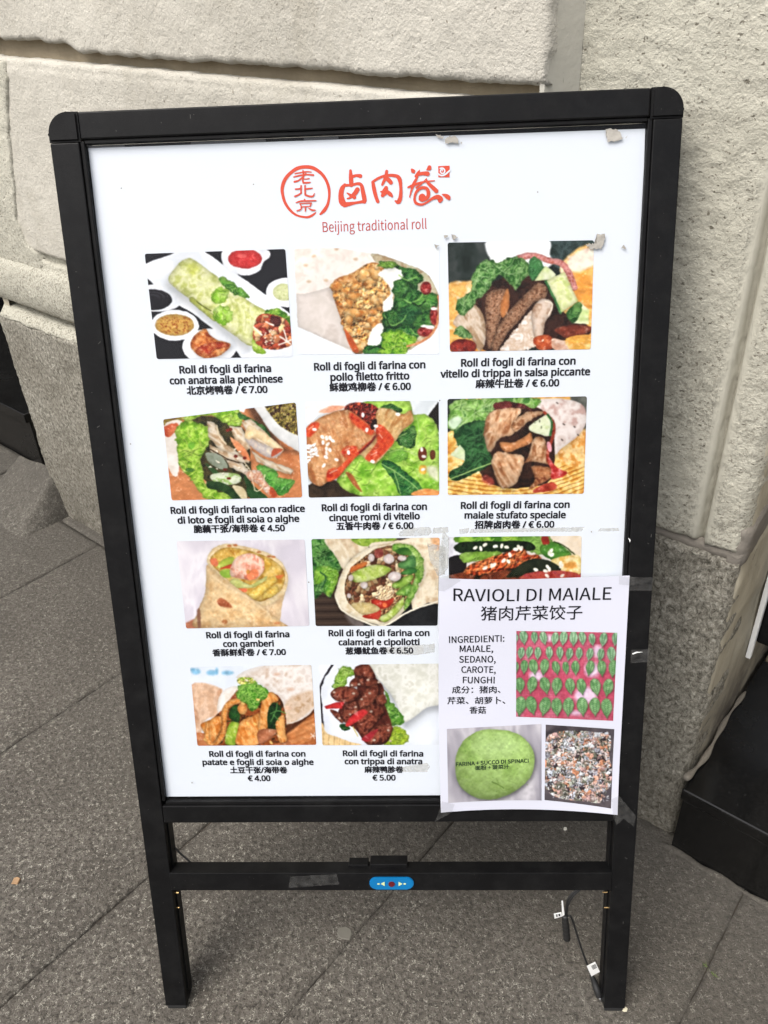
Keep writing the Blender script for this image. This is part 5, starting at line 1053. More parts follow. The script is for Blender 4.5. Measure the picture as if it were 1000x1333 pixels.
def pic_fill():
    p = Paint([(538, 50), (857, 70), (839, 433), (532, 408)], 240, 250, (70, 64, 66), 14)
    p.P([(500, 20), (900, 20), (900, 450), (500, 450)], [(62, 56, 60), (96, 88, 92), (80, 74, 80)], ns=90, smooth=False)
    mk = [(536, 130), (560, 95), (620, 80), (700, 78), (780, 86), (830, 84), (842, 130), (834, 200), (846, 260), (838, 330), (800, 370), (790, 410), (720, 408), (640, 404), (570, 385), (530, 330), (530, 200)]
    C = [(206, 214, 226), (232, 236, 240), (226, 170, 146), (236, 196, 176), (140, 130, 116), (110, 112, 96), (72, 60, 66), (206, 166, 160), (170, 170, 180), (226, 206, 200), (230, 156, 116), (190, 194, 180)]
    p.bits((520, 60, 860, 420), 17, C, 3, mask=mk, gap=0.3, jag=2.4); r = random.Random(8)
    for _ in range(420):
        x, y = r.uniform(545, 835), r.uniform(95, 400); a = r.uniform(0, 3.14); l = r.uniform(5, 11); c = r.choice(C + [(250, 250, 250)] * 3)
        p.S([(x, y), (x + l * math.cos(a), y + l * math.sin(a))], r.uniform(2.5, 5), c, 0.95)
    return p

# ---------------------------------------------------------------- the sign: a black aluminium frame leaning back on its wall
sign = empty('menu_board', (0, 0, 0), (-TILT, 0, 0))
tag(sign, 'black framed freestanding menu board on two legs, leaning back in front of the stone wall', 'sign board')
HW = BW / 2
def SB(name, boxes, m, bev=0.0012, parent=None, seg=2):
    bm = bmesh.new()
    for b in boxes: add_box(bm, *b, bev, seg)
    return bm_obj(name, bm, m, parent if parent is not None else sign)
D = 0.030
for sgn in (-1, 1):
    x0, x1 = (-HW, -HW + 0.0276) if sgn < 0 else (HW - 0.0262, HW)
    leg = SB('leg', [(x0 - (0.0012 if sgn < 0 else 0), x1 + (0.0012 if sgn > 0 else 0), 0.0, D, 0.006, BL - 0.0275)], BLACK, 0.0010)
    SB('leg_groove', [(x1 + 0.0002, x1 + 0.0016, 0.010, D - 0.004, 0.02, 0.292)] if sgn < 0 else [(x0 - 0.0016, x0 - 0.0002, 0.010, D - 0.004, 0.02, 0.292)], BLACK, 0.0003, leg)
    SB('foot_cap', [(x0 + 0.001, x1 - 0.001, 0.001, D - 0.001, 0.0005, 0.0055)], RUBBER, 0.0008, leg)
    SB('inner_lip', [(x1 + 0.0003, x1 + 0.0046, 0.0022, 0.012, 0.3245, BL - 0.0262)] if sgn < 0 else [(x0 - 0.0046, x0 - 0.0003, 0.0022, 0.012, 0.3245, BL - 0.0262)], PLASTIC, 0.0008)
    # rounded plastic corner
    bm = bmesh.new(); r = 0.0195; cx = sgn * (HW + 0.0012 - r); pts = []
    xi = sgn * (HW - 0.0292)
    pts += [(xi, BL - 0.0267), (xi, BL + 0.0004)]
    for k in range(9):
        a = math.pi / 2 * k / 8
        pts.append((cx + sgn * (r + 0.0006) * math.sin(a), BL - r + (r + 0.0006) * math.cos(a)))
    pts.append((sgn * (HW + 0.0018), BL - 0.0267))
    if sgn > 0: pts = pts[::-1]
    prism(bm, pts, -0.0008, D + 0.0008)
    bmesh.ops.bevel(bm, geom=[e for e in bm.edges if abs(e.verts[0].co.y - e.verts[1].co.y) < 1e-6 and e.verts[0].co.y < 0], offset=0.0022, segments=3, affect='EDGES')
    bm_obj('corner_cap', bm, PLASTIC, sign)
SB('frame_rail', [(-HW + 0.0300, HW - 0.0300, 0.0, D, BL - 0.0250, BL)], BLACK, 0.0016)
SB('inner_lip', [(-HW + 0.0325, HW - 0.0312, 0.0022, 0.012, BL - 0.0288, BL - 0.0253)], PLASTIC, 0.0006)
SB('frame_rail', [(-HW + 0.0279, HW - 0.0265, 0.0, D, BL - 0.8088, BL - 0.7842)], BLACK, 0.0014)
SB('inner_lip', [(-HW + 0.0325, HW - 0.0312, 0.0016, 0.012, BL - 0.7839, BL - 0.7788)], BLACK, 0.0008)
SB('backing_panel', [(-HW + 0.0282, HW - 0.0268, 0.0105, 0.024, BL - 0.7788, BL - 0.0290)], PLASTIC, 0.0008)
cov = pydata('cover_sheet', [(-HW + 0.0323, 0.0062, BL - 0.7785), (HW - 0.0310, 0.0062, BL - 0.7785), (HW - 0.0310, 0.0062, BL - 0.0292), (-HW + 0.0323, 0.0062, BL - 0.0292)], [(0, 1, 2, 3)], ACRYLIC, sign)
# grey strips painted as reflections along the edge of the clear sheet
REFLECTION = plain('dark_grey_reflection', (0.05, 0.052, 0.056), 0.4)
for a, b in ((98, 160), (247, 345), (395, 440)):
    xa, z1 = board_xy(a, 170, 0.0095); xb, _ = board_xy(b, 170, 0.0095)
    SB('clip', [(xa, xb, 0.0092, 0.0103, BL - 0.0345, BL - 0.0295)], REFLECTION, 0.0003)  # reflection segments along the top edge, built as grey strips
for z0, z1 in ((0.93, 1.06), (0.80, 0.90), (0.70, 0.77), (0.52, 0.62)):
    SB('clip', [(-HW + 0.0325, -HW + 0.0360, 0.0092, 0.0103, z0, z1)], REFLECTION, 0.0003)  # the same painted reflections down the left edge
# crossbar with its switch
CB0, CB1 = BL - 0.9090, BL - 0.8826
bar = SB('crossbar', [(-HW + 0.0268, HW - 0.0258, -0.0012, 0.020, CB0, CB1)], BLACK, 0.0007)
SB('wire_cover', [(-HW + 0.255, -HW + 0.2800, 0.010, 0.024, CB1 - 0.004, CB1 + 0.0030), (-HW + 0.2825, -HW + 0.3300, 0.008, 0.025, CB1 - 0.004, CB1 + 0.0055)], PLASTIC, 0.0008, bar)
def stadium(cx, cz, w, h, n=12):
    r = h / 2; out = []
    for k in range(n + 1): a = -math.pi / 2 + math.pi * k / n; out.append((cx + w / 2 - r + r * math.cos(a), cz + r * math.sin(a)))
    for k in range(n + 1): a = math.pi / 2 + math.pi * k / n; out.append((cx - w / 2 + r + r * math.cos(a), cz + r * math.sin(a)))
    return out
cxs, czs = board_xy(510, 1148)
bm = bmesh.new(); prism(bm, stadium(cxs, czs, 0.0560, 0.0175), -0.0034, -0.0013)
bmesh.ops.bevel(bm, geom=[e for e in bm.edges if all(v.co.y < -0.003 for v in e.verts)], offset=0.0007, segments=2, affect='EDGES')
sw = bm_obj('light_switch', bm, BLUE, bar)
bm = bmesh.new(); prism(bm, [(cxs + 0.0040 * math.cos(-a), czs + 0.0036 * math.sin(-a)) for a in np.linspace(0, 2 * math.pi, 20, endpoint=False)][::-1], -0.0046, -0.0033)
bm_obj('button', bm, DARKRED, sw)
bm = bmesh.new()
for s_ in (-1, 1):
    q = [(cxs + s_ * 0.0088, czs + 0.0032), (cxs + s_ * 0.0136, czs), (cxs + s_ * 0.0088, czs - 0.0032)]
    prism(bm, q if s_ < 0 else q[::-1], -0.0037, -0.0033)
    prism(bm, [(cxs + s_ * 0.0165 - 0.0014, czs - 0.0009), (cxs + s_ * 0.0165 + 0.0014, czs - 0.0009), (cxs + s_ * 0.0165 + 0.0014, czs + 0.0009), (cxs + s_ * 0.0165 - 0.0014, czs + 0.0009)], -0.0037, -0.0033)
bm_obj('arrow_mark', bm, PALE, sw)
for px, py in ((230, 1163.5), (231, 1183), (789, 1183), (787, 1163)):
    x, z = board_xy(px, py, 0.006); bm = bmesh.new(); s_ = 1 if px < 500 else -1
    tube(bm, [(x - s_ * 0.004, 0.008, z), (x + s_ * 0.002, 0.008, z)], 0.0009, 8, 1); bm_obj('screw', bm, BRASS, sign)
# dust and small scratches on the coating
bm = bmesh.new(); r = random.Random(12)
for i in range(60):
    k = r.random()
    if k < 0.35: x, z = -HW + r.uniform(0.002, 0.025), r.uniform(0.02, BL - 0.03)
    elif k < 0.7: x, z = HW - r.uniform(0.002, 0.024), r.uniform(0.02, BL - 0.03)
    elif k < 0.85: x, z = r.uniform(-HW + 0.04, HW - 0.04), BL - r.uniform(0.003, 0.023)
    else: x, z = r.uniform(-HW + 0.04, HW - 0.04), BL - r.uniform(0.786, 0.807)
    l = r.choice((0.0003, 0.0004, 0.0004, 0.0006, 0.0018)); a = r.uniform(0, 3.14); w_ = 0.00022; dx, dz = l * math.cos(a), l * math.sin(a); nx, nz = -w_ * math.sin(a), w_ * math.cos(a)
    bm.faces.new([bm.verts.new((x + p_[0], -0.0002, z + p_[1])) for p_ in ((-dx - nx, -dz - nz), (dx - nx, dz - nz), (dx + nx, dz + nz), (-dx + nx, -dz + nz))])
o = bm_obj('scratches', bm, plain('worn_spots', (0.09, 0.088, 0.08), 0.7), sign); o['kind'] = 'stuff'
# old tape left on the frame
def flat_poly(pxs, y, rough=0.0, seed=0, close=True):
    """an outline measured in the photograph laid on the sheet at depth y, its edge torn by rough metres"""
    P = [np.array(board_xy(a, b, y)) for a, b in pxs]; out = []
    r = random.Random(seed); n = len(P)
    for i in range(n):
        a, b = P[i], P[(i + 1) % n]; k = max(1, int(np.linalg.norm(b - a) / 0.0012)) if rough else 1
        for j in range(k):
            q = a + (b - a) * j / k
            out.append((q[0] + r.uniform(-rough, rough), q[1] + r.uniform(-rough, rough)))
    return out
def decal(name, pxs, y, m, rough=0.0, seed=0, parent=None):
    bm = bmesh.new(); vs = [bm.verts.new((x, y, z)) for x, z in flat_poly(pxs, y, rough, seed)]
    bm.faces.new(vs); bmesh.ops.triangulate(bm, faces=bm.faces)
    return bm_obj(name, bm, m, parent if parent is not None else sign)
decal('tape_strip', [(378, 1141), (438, 1138), (442, 1151), (376, 1156)], -0.0016, TAPE, 0.0004, 1)
decal('tape_strip', [(818, 751), (851, 752), (848, 769), (817, 769)], -0.0004, TAPE, 0.0003, 2)
decal('tape_strip', [(822, 846), (845, 845), (844, 862), (821, 863)], -0.0004, TAPE, 0.0003, 3)
decal('tape_residue', [(823, 850.5), (829, 848.2), (837, 849), (829, 850), (824, 852)], -0.0006, WHITE, 0.0002, 4)
decal('tape_residue', [(818, 700), (821, 703), (820, 706)], -0.0006, WHITE, 0.0001, 5)
TR = [([(568, 175), (577, 177), (575, 181), (571, 179)], 1), ([(579, 181), (585, 177), (596, 178), (597, 186), (580, 187)], 2), ([(600, 185), (602, 185), (601, 187)], 3),
      ([(789, 167), (800, 168), (806, 171), (811, 180), (806, 183), (791, 184), (790, 177)], 4), ([(814, 180), (817, 177), (816, 180)], 5),
      ([(576, 306), (584, 307), (579, 311)], 6), ([(588, 304), (594, 306), (597, 309), (589, 312), (591, 308)], 7), ([(566, 319), (573, 318), (569, 323)], 8),
      ([(777, 305), (787, 304), (788, 310), (784, 323), (770, 324), (762, 318), (776, 317)], 9), ([(808, 323), (812, 318), (815, 324)], 10)]
for q, s_ in TR: decal('torn_residue', q, 0.0060, RESIDUE, 0.0009, s_)
r = random.Random(5)
for (px, py) in ((170, 578), (572.5, 521.5), (158, 245), (250, 1019), (402, 758), (901 / 1.1, 640), (770, 900 / 1.3), (330, 240), (700, 250)):
    decal('speck', [(px - 1, py), (px, py - 1.1), (px + 1.1, py), (px, py + 1)], 0.0058, MORTAR_G, 0.0)

# ---------------------------------------------------------------- printed matter
_cap = {}; _fonts = {}
def bundled_font(fn):
    """a face that ships with Blender; without it the built-in one is used"""
    if fn not in _fonts:
        f = None
        try:
            import os
            q = os.path.join(bpy.utils.resource_path('LOCAL'), 'datafiles', 'fonts', fn)
            if os.path.exists(q): f = bpy.data.fonts.load(q)
        except Exception: f = None
        _fonts[fn] = f
    return _fonts[fn]
def text_mesh(body, font=None):
    cu = bpy.data.curves.new('lettering', 'FONT'); cu.body = body; cu.size = 1.0; cu.resolution_u = 4
    f = bundled_font(font) if font else None
    if f: cu.font = f
    to = bpy.data.objects.new('lettering', cu); COL.objects.link(to)
    dg = bpy.context.evaluated_depsgraph_get(); dg.update(); me = bpy.data.meshes.new_from_object(to.evaluated_get(dg))
    bpy.data.objects.remove(to); bpy.data.curves.remove(cu)
    n = len(me.vertices); co = np.zeros(n * 3); me.vertices.foreach_get('co', co); co = co.reshape(-1, 3)[:, :2]
    fs = [tuple(p.vertices) for p in me.polygons]; bpy.data.meshes.remove(me); return co, fs
def height_of(ch, font):
    if (ch, font) not in _cap: c, _ = text_mesh(ch, font); _cap[(ch, font)] = (c[:, 1].max() - c[:, 1].min(), c[:, 1].min())
    return _cap[(ch, font)]
NOTO, INTER = 'NotoSansHebrew-Regular.woff2', 'Noto Sans CJK Regular.woff2'
def set_line(body, font, cjk=1.22):
    """one line, Latin capitals 1 high, Chinese characters cjk high"""
    runs, cur = [], None
    for ch in body:
        k = ord(ch) > 0x2e80
        if cur is None or cur[0] != k: cur = [k, '']; runs.append(cur)
        cur[1] += ch
    x = 0.0; CO, FS = [], []; nv = 0
    for k, s_ in runs:
        lead = (len(s_) - len(s_.lstrip())) * 0.36; tail = (len(s_) - len(s_.rstrip())) * 0.36
        if not s_.strip(): x += lead; continue
        co, fs = text_mesh(s_.strip(), None if k else font); co = co.copy()
        if k: h, b0 = height_of('国', None); sc = cjk / h; co[:, 1] = (co[:, 1] - b0) * sc - 0.12
        else: h, b0 = height_of('H', font); sc = 1.0 / h; co[:, 1] *= sc
        co[:, 0] *= sc
        w0, w1 = co[:, 0].min(), co[:, 0].max(); co[:, 0] += x + lead - w0; x += lead + (w1 - w0) + tail + 0.06
        CO.append(co); FS += [tuple(i + nv for i in f) for f in fs]; nv += len(co)
    return np.concatenate(CO), FS
def letters(lines, place, m, name, parent, bold=0.0, font=NOTO, cjk=1.22):
    """lines: (text, (x0,z0), (x1,z1), cap height) with the baseline's two ends on the sheet; bold thickens by close copies"""
    V, Fc = [], []
    shifts = [(0, 0)] if not bold else [(bold, bold), (-bold, bold), (bold, -bold), (-bold, -bold), (bold * 1.3, 0), (-bold * 1.3, 0)]
    for i, (body, a, b, h) in enumerate(lines):
        co, fs = set_line(body, font, cjk)
        x0, x1 = co[:, 0].min() - bold * 1.3, co[:, 0].max() + bold * 1.3; a = np.array(a); b = np.array(b); d = b - a; L = np.linalg.norm(d); d = d / L; nrm = np.array([-d[1], d[0]])
        sx = L / (x1 - x0)
        for j, (dx, dy) in enumerate(shifts):
            k = len(V)
            for c in co:
                q = a + d * (c[0] + dx - x0) * sx + nrm * (c[1] + dy) * h; pt_ = place(q[0], q[1]); V.append((pt_[0], pt_[1] - j * 0.000012, pt_[2]))
            Fc += [tuple(q + k for q in f) for f in fs]
    return pydata(name, V, Fc, m, parent)

poster = empty('menu_poster', tuple(ZB * 0.35), (-TILT, 0, 0))
tag(poster, 'large white printed menu poster with food pictures and red title, framed in the black board', 'poster')
def into_poster(o):                                     # built in the sign's own axes, the poster's empty stands 0.35 m up the slant
    o.matrix_parent_inverse = Matrix.Translation((0, 0, -0.35)); return o
PYD = 0.0085
_, pt = board_xy(480, 181, PYD)
c4 = [board_xy(115, 193, PYD), board_xy(840, 167.5, PYD), board_xy(812, 1034, PYD), board_xy(209.5, 1037, PYD)]
bm = bmesh.new(); fr_ = [bm.verts.new((x, PYD, z)) for x, z in c4]; bk = [bm.verts.new((x, PYD + 0.0008, z)) for x, z in c4]
bm.faces.new(fr_); bm.faces.new(bk[::-1])
for i in range(4): bm.faces.new((fr_[i], bk[i], bk[(i + 1) % 4], fr_[(i + 1) % 4]))
into_poster(bm_obj('paper_sheet', bm, PAPER, poster))

def picture(name, quad, crop, pic, parent, place, n=1, rad=0.0022, y=PYD - 0.0003, into=None, bright=1.0):
    """the print on its own place on the sheet: quad in crop pixels -> photograph pixels -> sheet"""
    ox, oy, k = crop
    Q = [np.array(board_xy(ox + a / k, oy + b / k, y)) for a, b in quad]
    im = pic.image(name, bright=bright); m = print_mat(name, im)
    w = np.linalg.norm(Q[1] - Q[0]); h = np.linalg.norm(Q[3] - Q[0])
    bl = lambda s, t: (Q[0] * (1 - s) + Q[1] * s) * (1 - t) + (Q[3] * (1 - s) + Q[2] * s) * t
    if n == 1:
        ol = []
        rs, rt = rad / w, rad / h
        for cx, cy, a0 in ((rs, rt, 180), (1 - rs, rt, 270), (1 - rs, 1 - rt, 0), (rs, 1 - rt, 90)):
            for j in range(5): a = math.radians(a0 + 22.5 * j); ol.append((cx + rs * math.cos(a), cy + rt * math.sin(a)))
        me = bpy.data.meshes.new(name); me.from_pydata([tuple(place(*bl(s, t))) for s, t in ol], [], [tuple(range(len(ol)))[::-1]])
        uvs = ol
    else:
        g_ = [(i / n, j / n) for j in range(n + 1) for i in range(n + 1)]
        me = bpy.data.meshes.new(name); me.from_pydata([tuple(place(*bl(s, t))) for s, t in g_], [], [(j * (n + 1) + i, j * (n + 1) + i + 1, (j + 1) * (n + 1) + i + 1, (j + 1) * (n + 1) + i) for j in range(n) for i in range(n)])
        uvs = g_
    uv = me.uv_layers.new(name='UVMap')
    for lp in me.loops: uv.data[lp.index].uv = (uvs[lp.vertex_index][0], 1 - uvs[lp.vertex_index][1])
    me.update()
    o = link(name, me, m, parent)
    if into: into(o)
    return o

MILK = make_clear('aged_tape', (0.95, 0.95, 0.94), 0.6, 0.3, 0.40, (0.60, 0.60, 0.57))
for q, s_ in (([(519, 694), (528, 687), (560, 686), (562, 693), (558, 697), (520, 698)], 1), ([(564, 687), (583, 686), (584, 693), (563, 695)], 2), ([(598, 689), (611, 687), (609, 694), (599, 695)], 3), ([(613, 689), (761, 686), (757, 692), (700, 692), (611, 694)], 4),
              ([(782, 688), (805, 687), (806, 691), (778, 692)], 5), ([(497, 843), (566, 838), (566, 849), (540, 853), (505, 851)], 6), ([(513, 1000), (556, 993), (560, 998), (556, 1005), (525, 1005)], 7),
              ([(577, 690), (585, 700), (583, 740), (576, 748), (572, 720)], 8), ([(556, 706), (580, 712), (579, 748), (570, 750), (560, 730)], 9)):
    into_poster(decal('old_tape', q, PYD - 0.00045 if s_ > 7 else PYD - 0.00015, MILK, 0.0003, s_ + 20, poster))
CAPH = 0.0075
def on_poster(x, z): return (x, PYD - 0.0003, z)
A_, B_, C_ = (180, 310, 1000 / 210), (375, 310, 1000 / 210), (570, 300, 1000 / 220)
D_, E_, F_ = (200, 515, 5.0), (395, 515, 1000 / 185), (570, 510, 1000 / 210)
G_, H_, I_, J_ = (220, 695, 1000 / 190), (400, 690, 1000 / 190), (240, 855, 1000 / 175), (405, 855, 1000 / 175)
dishes = [
 (A_, pic_a, [(40, 97), (912, 67), (958, 735), (115, 750)], 'rolled pancake beside sauce bowls picture', [('Roll di fogli di farina', 257, 838, 825, 828), ('con anatra alla pechinese', 197, 905, 897, 893), ('北京烤鸭卷 / € 7.00', 302, 970, 803, 962)]),
 (B_, pic_b, [(38, 62), (935, 62), (935, 718), (62, 718)], 'fried chicken wrap picture', [('Roll di fogli di farina con', 162, 820, 852, 805), ('pollo filetto fritto', 263, 884, 753, 874), ('稣嫩鸡柳卷 / € 6.00', 257, 950, 762, 943)]),
 (C_, pic_c, [(58, 72), (925, 58), (905, 703), (72, 718)], 'tripe and cucumber roll picture', [('Roll di fogli di farina con', 137, 805, 815, 792), ('vitello di trippa in salsa piccante', 15, 870, 901, 855), ('麻辣牛肚卷 / € 6.00', 222, 932, 718, 925)]),
 (D_, pic_d, [(62, 155), (925, 44), (968, 662), (118, 682)], 'lotus root and lettuce roll picture', [('Roll di fogli di farina con radice', 113, 768, 986, 755), ('di loto e fogli di soia o alghe', 158, 832, 950, 820), ('脆藕干张/海带卷 € 4.50', 262, 893, 856, 885)]),
 (E_, pic_e, [(12, 42), (952, 36), (956, 700), (38, 718)], 'sliced beef on lettuce picture', [('Roll di fogli di farina con', 130, 812, 870, 802), ('cinque romi di vitello', 182, 882, 820, 868), ('五香牛肉卷 / € 6.00', 232, 945, 775, 940)]),
 (F_, pic_f, [(60, 45), (925, 28), (905, 632), (62, 640)], 'stewed pork roll on bamboo picture', [('Roll di fogli di farina con', 142, 725, 817, 718), ('maiale stufato speciale', 165, 785, 793, 782), ('招牌卤肉卷 / € 6.00', 228, 848, 722, 844)]),
 (G_, pic_g, [(52, 50), (930, 38), (962, 630), (118, 648)], 'upright shrimp wrap picture', [('Roll di fogli di farina', 257, 714, 827, 706), ('con gamberi', 372, 773, 720, 770), ('香酥鲜虾卷 / € 7.00', 300, 838, 803, 832)]),
 (H_, pic_h, [(28, 62), (908, 52), (893, 655), (58, 658)], 'halved squid and avocado wrap picture', [('Roll di fogli di farina con', 147, 726, 838, 724), ('calamari e cipollotti', 215, 788, 770, 786), ('葱爆鱿鱼卷 € 6.50', 262, 852, 727, 848)]),
 (F_, pic_x, [(66, 900), (892, 893), (880, 1440), (72, 1440)], 'glazed eel and cucumber picture, cut off by the paper notice', None),
 (I_, pic_i, [(42, 75), (945, 60), (982, 655), (98, 662)], 'orange noodle strip wrap picture', [('Roll di fogli di farina con', 187, 742, 903, 740), ('patate e fogli di soia o alghe', 137, 803, 963, 802), ('土豆干张/海带卷', 342, 866, 768, 866), ('€ 4.00', 474, 923, 643, 922)]),
 (J_, pic_j, [(55, 60), (985, 50), (985, 655), (85, 658)], 'dark duck giblet wrap picture', [('Roll di fogli di farina', 237, 737, 835, 740), ('con trippa di anatra', 250, 797, 828, 797), ('麻辣鸭胗卷', 397, 862, 687, 862), ('€ 5.00', 457, 918, 630, 918)])]
for crop, fn, quad, lab, txt in dishes:
    o = picture('food_picture', quad, crop, fn(), poster, on_poster, into=into_poster); o['label'] = lab
    if txt:
        ox, oy, k = crop; L = []
        for body, a, b, c, d in txt:
            cjk = any(ord(ch) > 0x3000 for ch in body)
            L.append((body, board_xy(ox + a / k, oy + b / k - (0.9 if cjk else 0), PYD), board_xy(ox + c / k, oy + d / k - (0.9 if cjk else 0), PYD), CAPH * (0.94 if cjk else 1.0)))
        into_poster(letters(L, on_poster, INK, 'caption', poster, 0.046))
# title
def brush(strokes, crop, m, name, taper=True):
    """ribbons with their own widths: each stroke is a list of (x, y, width) in crop pixels"""
    ox, oy, k = crop; vs, fs = [], []; lay = 0
    for st in strokes:
        P = catmull(st, 6) if len(st) > 2 else [np.array(p, float) for p in st]
        y = PYD - 0.0003 - lay * 0.00002; lay += 1
        Lp, Rp = [], []
        for i, p in enumerate(P):
            t = P[min(i + 1, len(P) - 1)][:2] - P[max(i - 1, 0)][:2]; t = t / (np.linalg.norm(t) + 1e-9); nn = np.array([-t[1], t[0]])
            Lp.append(p[:2] + nn * p[2] / 2); Rp.append(p[:2] - nn * p[2] / 2)
        def cap(p, t0, w):                              # round end
            return [p + np.array([math.cos(t0 + a), math.sin(t0 + a)]) * w / 2 for a in np.linspace(-math.pi / 2, math.pi / 2, 6)[1:-1]]
        te = P[-1][:2] - P[-2][:2]; ts = P[0][:2] - P[1][:2]
        ring = Lp + cap(P[-1][:2], math.atan2(te[1], te[0]), P[-1][2])[::-1] + Rp[::-1] + cap(P[0][:2], math.atan2(ts[1], ts[0]), P[0][2])[::-1]
        b0 = len(vs)
        for q in ring:
            x, z = board_xy(ox + q[0] / k, oy + q[1] / k, y); vs.append((x, y, z))
        n = len(Lp); c = len(ring)
        for i in range(n - 1): fs.append((b0 + i, b0 + i + 1, b0 + (n + 4 + n - 1 - (i + 1)), b0 + (n + 4 + n - 1 - i)))
        fs.append(tuple(b0 + j for j in range(n - 1, n + 5))); fs.append(tuple(b0 + j for j in list(range(2 * n + 3, c)) + [0]))
    return into_poster(pydata(name, vs, fs, m, poster))
T1 = (430, 205, 1000 / 170)
brush([
 # first character
 [(155, 100, 20), (158, 150, 32), (162, 210, 34)], [(165, 148, 26), (200, 138, 22), (230, 142, 32)],
 [(112, 208, 22), (90, 240, 36), (82, 290, 40), (92, 340, 50), (112, 362, 40)], [(112, 212, 22), (160, 212, 20), (210, 200, 22), (238, 212, 26), (250, 260, 32), (262, 320, 34), (262, 340, 28)],
 [(110, 362, 40), (150, 355, 30), (200, 346, 20), (262, 336, 26)], [(130, 272, 10), (155, 288, 22), (185, 305, 30)], [(208, 244, 34), (188, 275, 34), (150, 308, 18), (130, 314, 10)],
 # second character
 [(326, 188, 24), (335, 240, 30), (350, 300, 28), (364, 338, 26)], [(326, 186, 20), (370, 158, 20), (430, 138, 22), (500, 140, 26), (530, 165, 32), (540, 230, 24), (538, 300, 30), (522, 340, 34), (500, 334, 16)],
 [(432, 104, 22), (424, 150, 26), (398, 208, 18)], [(420, 150, 30), (450, 175, 34), (464, 192, 32)], [(428, 232, 30), (416, 265, 44), (400, 292, 26)], [(386, 262, 10), (430, 262, 30), (462, 284, 30), (474, 300, 12)],
 # third character
 [(625, 92, 18), (636, 106, 34), (640, 112, 20)], [(740, 94, 10), (756, 84, 34), (760, 74, 30)], [(684, 98, 8), (672, 120, 22), (656, 144, 22)], [(670, 130, 24), (710, 122, 28), (745, 124, 36)],
 [(668, 148, 14), (640, 200, 24), (622, 250, 16), (608, 304, 8)], [(596, 228, 14), (650, 206, 20), (720, 186, 14), (798, 178, 8)], [(736, 164, 6), (745, 190, 22), (780, 225, 30), (812, 256, 34)],
 [(738, 160, 6), (700, 200, 10), (660, 230, 16)],
 [(706, 310, 60), (704, 304, 56)], [(690, 318, 30), (735, 315, 26), (752, 280, 28), (740, 240, 26), (700, 232, 24), (660, 262, 20), (645, 310, 18), (656, 348, 22), (700, 360, 18), (745, 340, 16), (780, 315, 22), (820, 302, 34), (842, 318, 44), (840, 332, 30)],
 [(858, 282, 8), (885, 292, 30), (904, 306, 34), (908, 314, 26)],
 ], T1, RED, 'brush_lettering')
# seal square with its spiral
bm = bmesh.new(); q = [(826, 66), (914, 62), (914, 152), (828, 152)]; y = PYD - 0.0003
vs = [bm.verts.new((*[board_xy(T1[0] + a / T1[2], T1[1] + b / T1[2], y)[0]], y, board_xy(T1[0] + a / T1[2], T1[1] + b / T1[2], y)[1])) for a, b in q]; bm.faces.new(vs[::-1])
into_poster(bm_obj('seal_square', bm, RED, poster))
sp = brush([[(858, 104, 6), (858, 92, 8), (848, 94, 9), (844, 108, 9), (854, 122, 10), (872, 118, 11), (876, 98, 11), (862, 82, 11), (842, 84, 11)], [(822, 122, 12), (850, 138, 12), (880, 130, 13), (918, 98, 12)]], T1, PAPER, 'seal_swirl')
for v in sp.data.vertices: v.co.y -= 0.0002
# ring with three characters
T2 = (355, 205, 1000 / 85)
ring = [(730, 868, 30), (790, 810, 56), (842, 720, 44), (866, 600, 38), (862, 480, 44), (820, 350, 46), (740, 240, 50), (620, 162, 56), (500, 144, 54), (380, 166, 56), (270, 240, 52), (188, 340, 56), (148, 460, 52), (152, 560, 46), (190, 690, 44), (262, 800, 42), (360, 880, 34), (480, 912, 32), (560, 908, 36), (620, 876, 34), (664, 840, 12)]
K2 = [[(465, 200, 20), (470, 230, 30), (474, 260, 26)], [(345, 246, 22), (430, 232, 22), (520, 218, 22), (590, 222, 18)], [(325, 298, 22), (420, 276, 26), (530, 262, 24), (622, 270, 32)], [(510, 240, 18), (470, 290, 24), (400, 350, 26), (335, 372, 32)],
      [(470, 300, 24), (462, 350, 26), (470, 388, 28)], [(470, 328, 14), (520, 330, 18), (558, 322, 18)], [(470, 388, 26), (530, 386, 28), (574, 380, 20)],
      [(436, 430, 24), (434, 500, 26), (436, 545, 26)], [(350, 484, 26), (390, 482, 24), (430, 474, 24)], [(430, 548, 24), (390, 574, 26), (340, 596, 28)],
      [(496, 430, 24), (496, 500, 26), (500, 570, 28)], [(510, 482, 24), (560, 476, 26), (606, 470, 18)], [(502, 574, 28), (560, 594, 30), (616, 592, 26), (640, 548, 12)],
      [(484, 640, 18), (500, 660, 26)], [(360, 690, 18), (440, 668, 26), (560, 664, 24), (662, 660, 22)], [(418, 712, 18), (436, 740, 20), (434, 765, 18)], [(418, 706, 16), (520, 700, 18), (592, 700, 22)], [(590, 702, 20), (576, 740, 20), (566, 752, 14)], [(436, 756, 16), (500, 752, 16), (566, 748, 14)],
      [(500, 762, 22), (502, 800, 22), (498, 826, 14)], [(448, 770, 12), (420, 800, 22), (374, 816, 22)], [(552, 776, 16), (600, 804, 28), (648, 806, 20)]]
brush([ring] + K2, T2, RED, 'round_seal')
TI = (340, 190, 1000 / 280)
into_poster(letters([('Beijing traditional roll', board_xy(340 + 287 / TI[2], 190 + 400 / TI[2], PYD), board_xy(340 + 770 / TI[2], 190 + 385 / TI[2], PYD), 0.0094)], on_poster, RED2, 'subtitle', poster, 0.0, INTER))

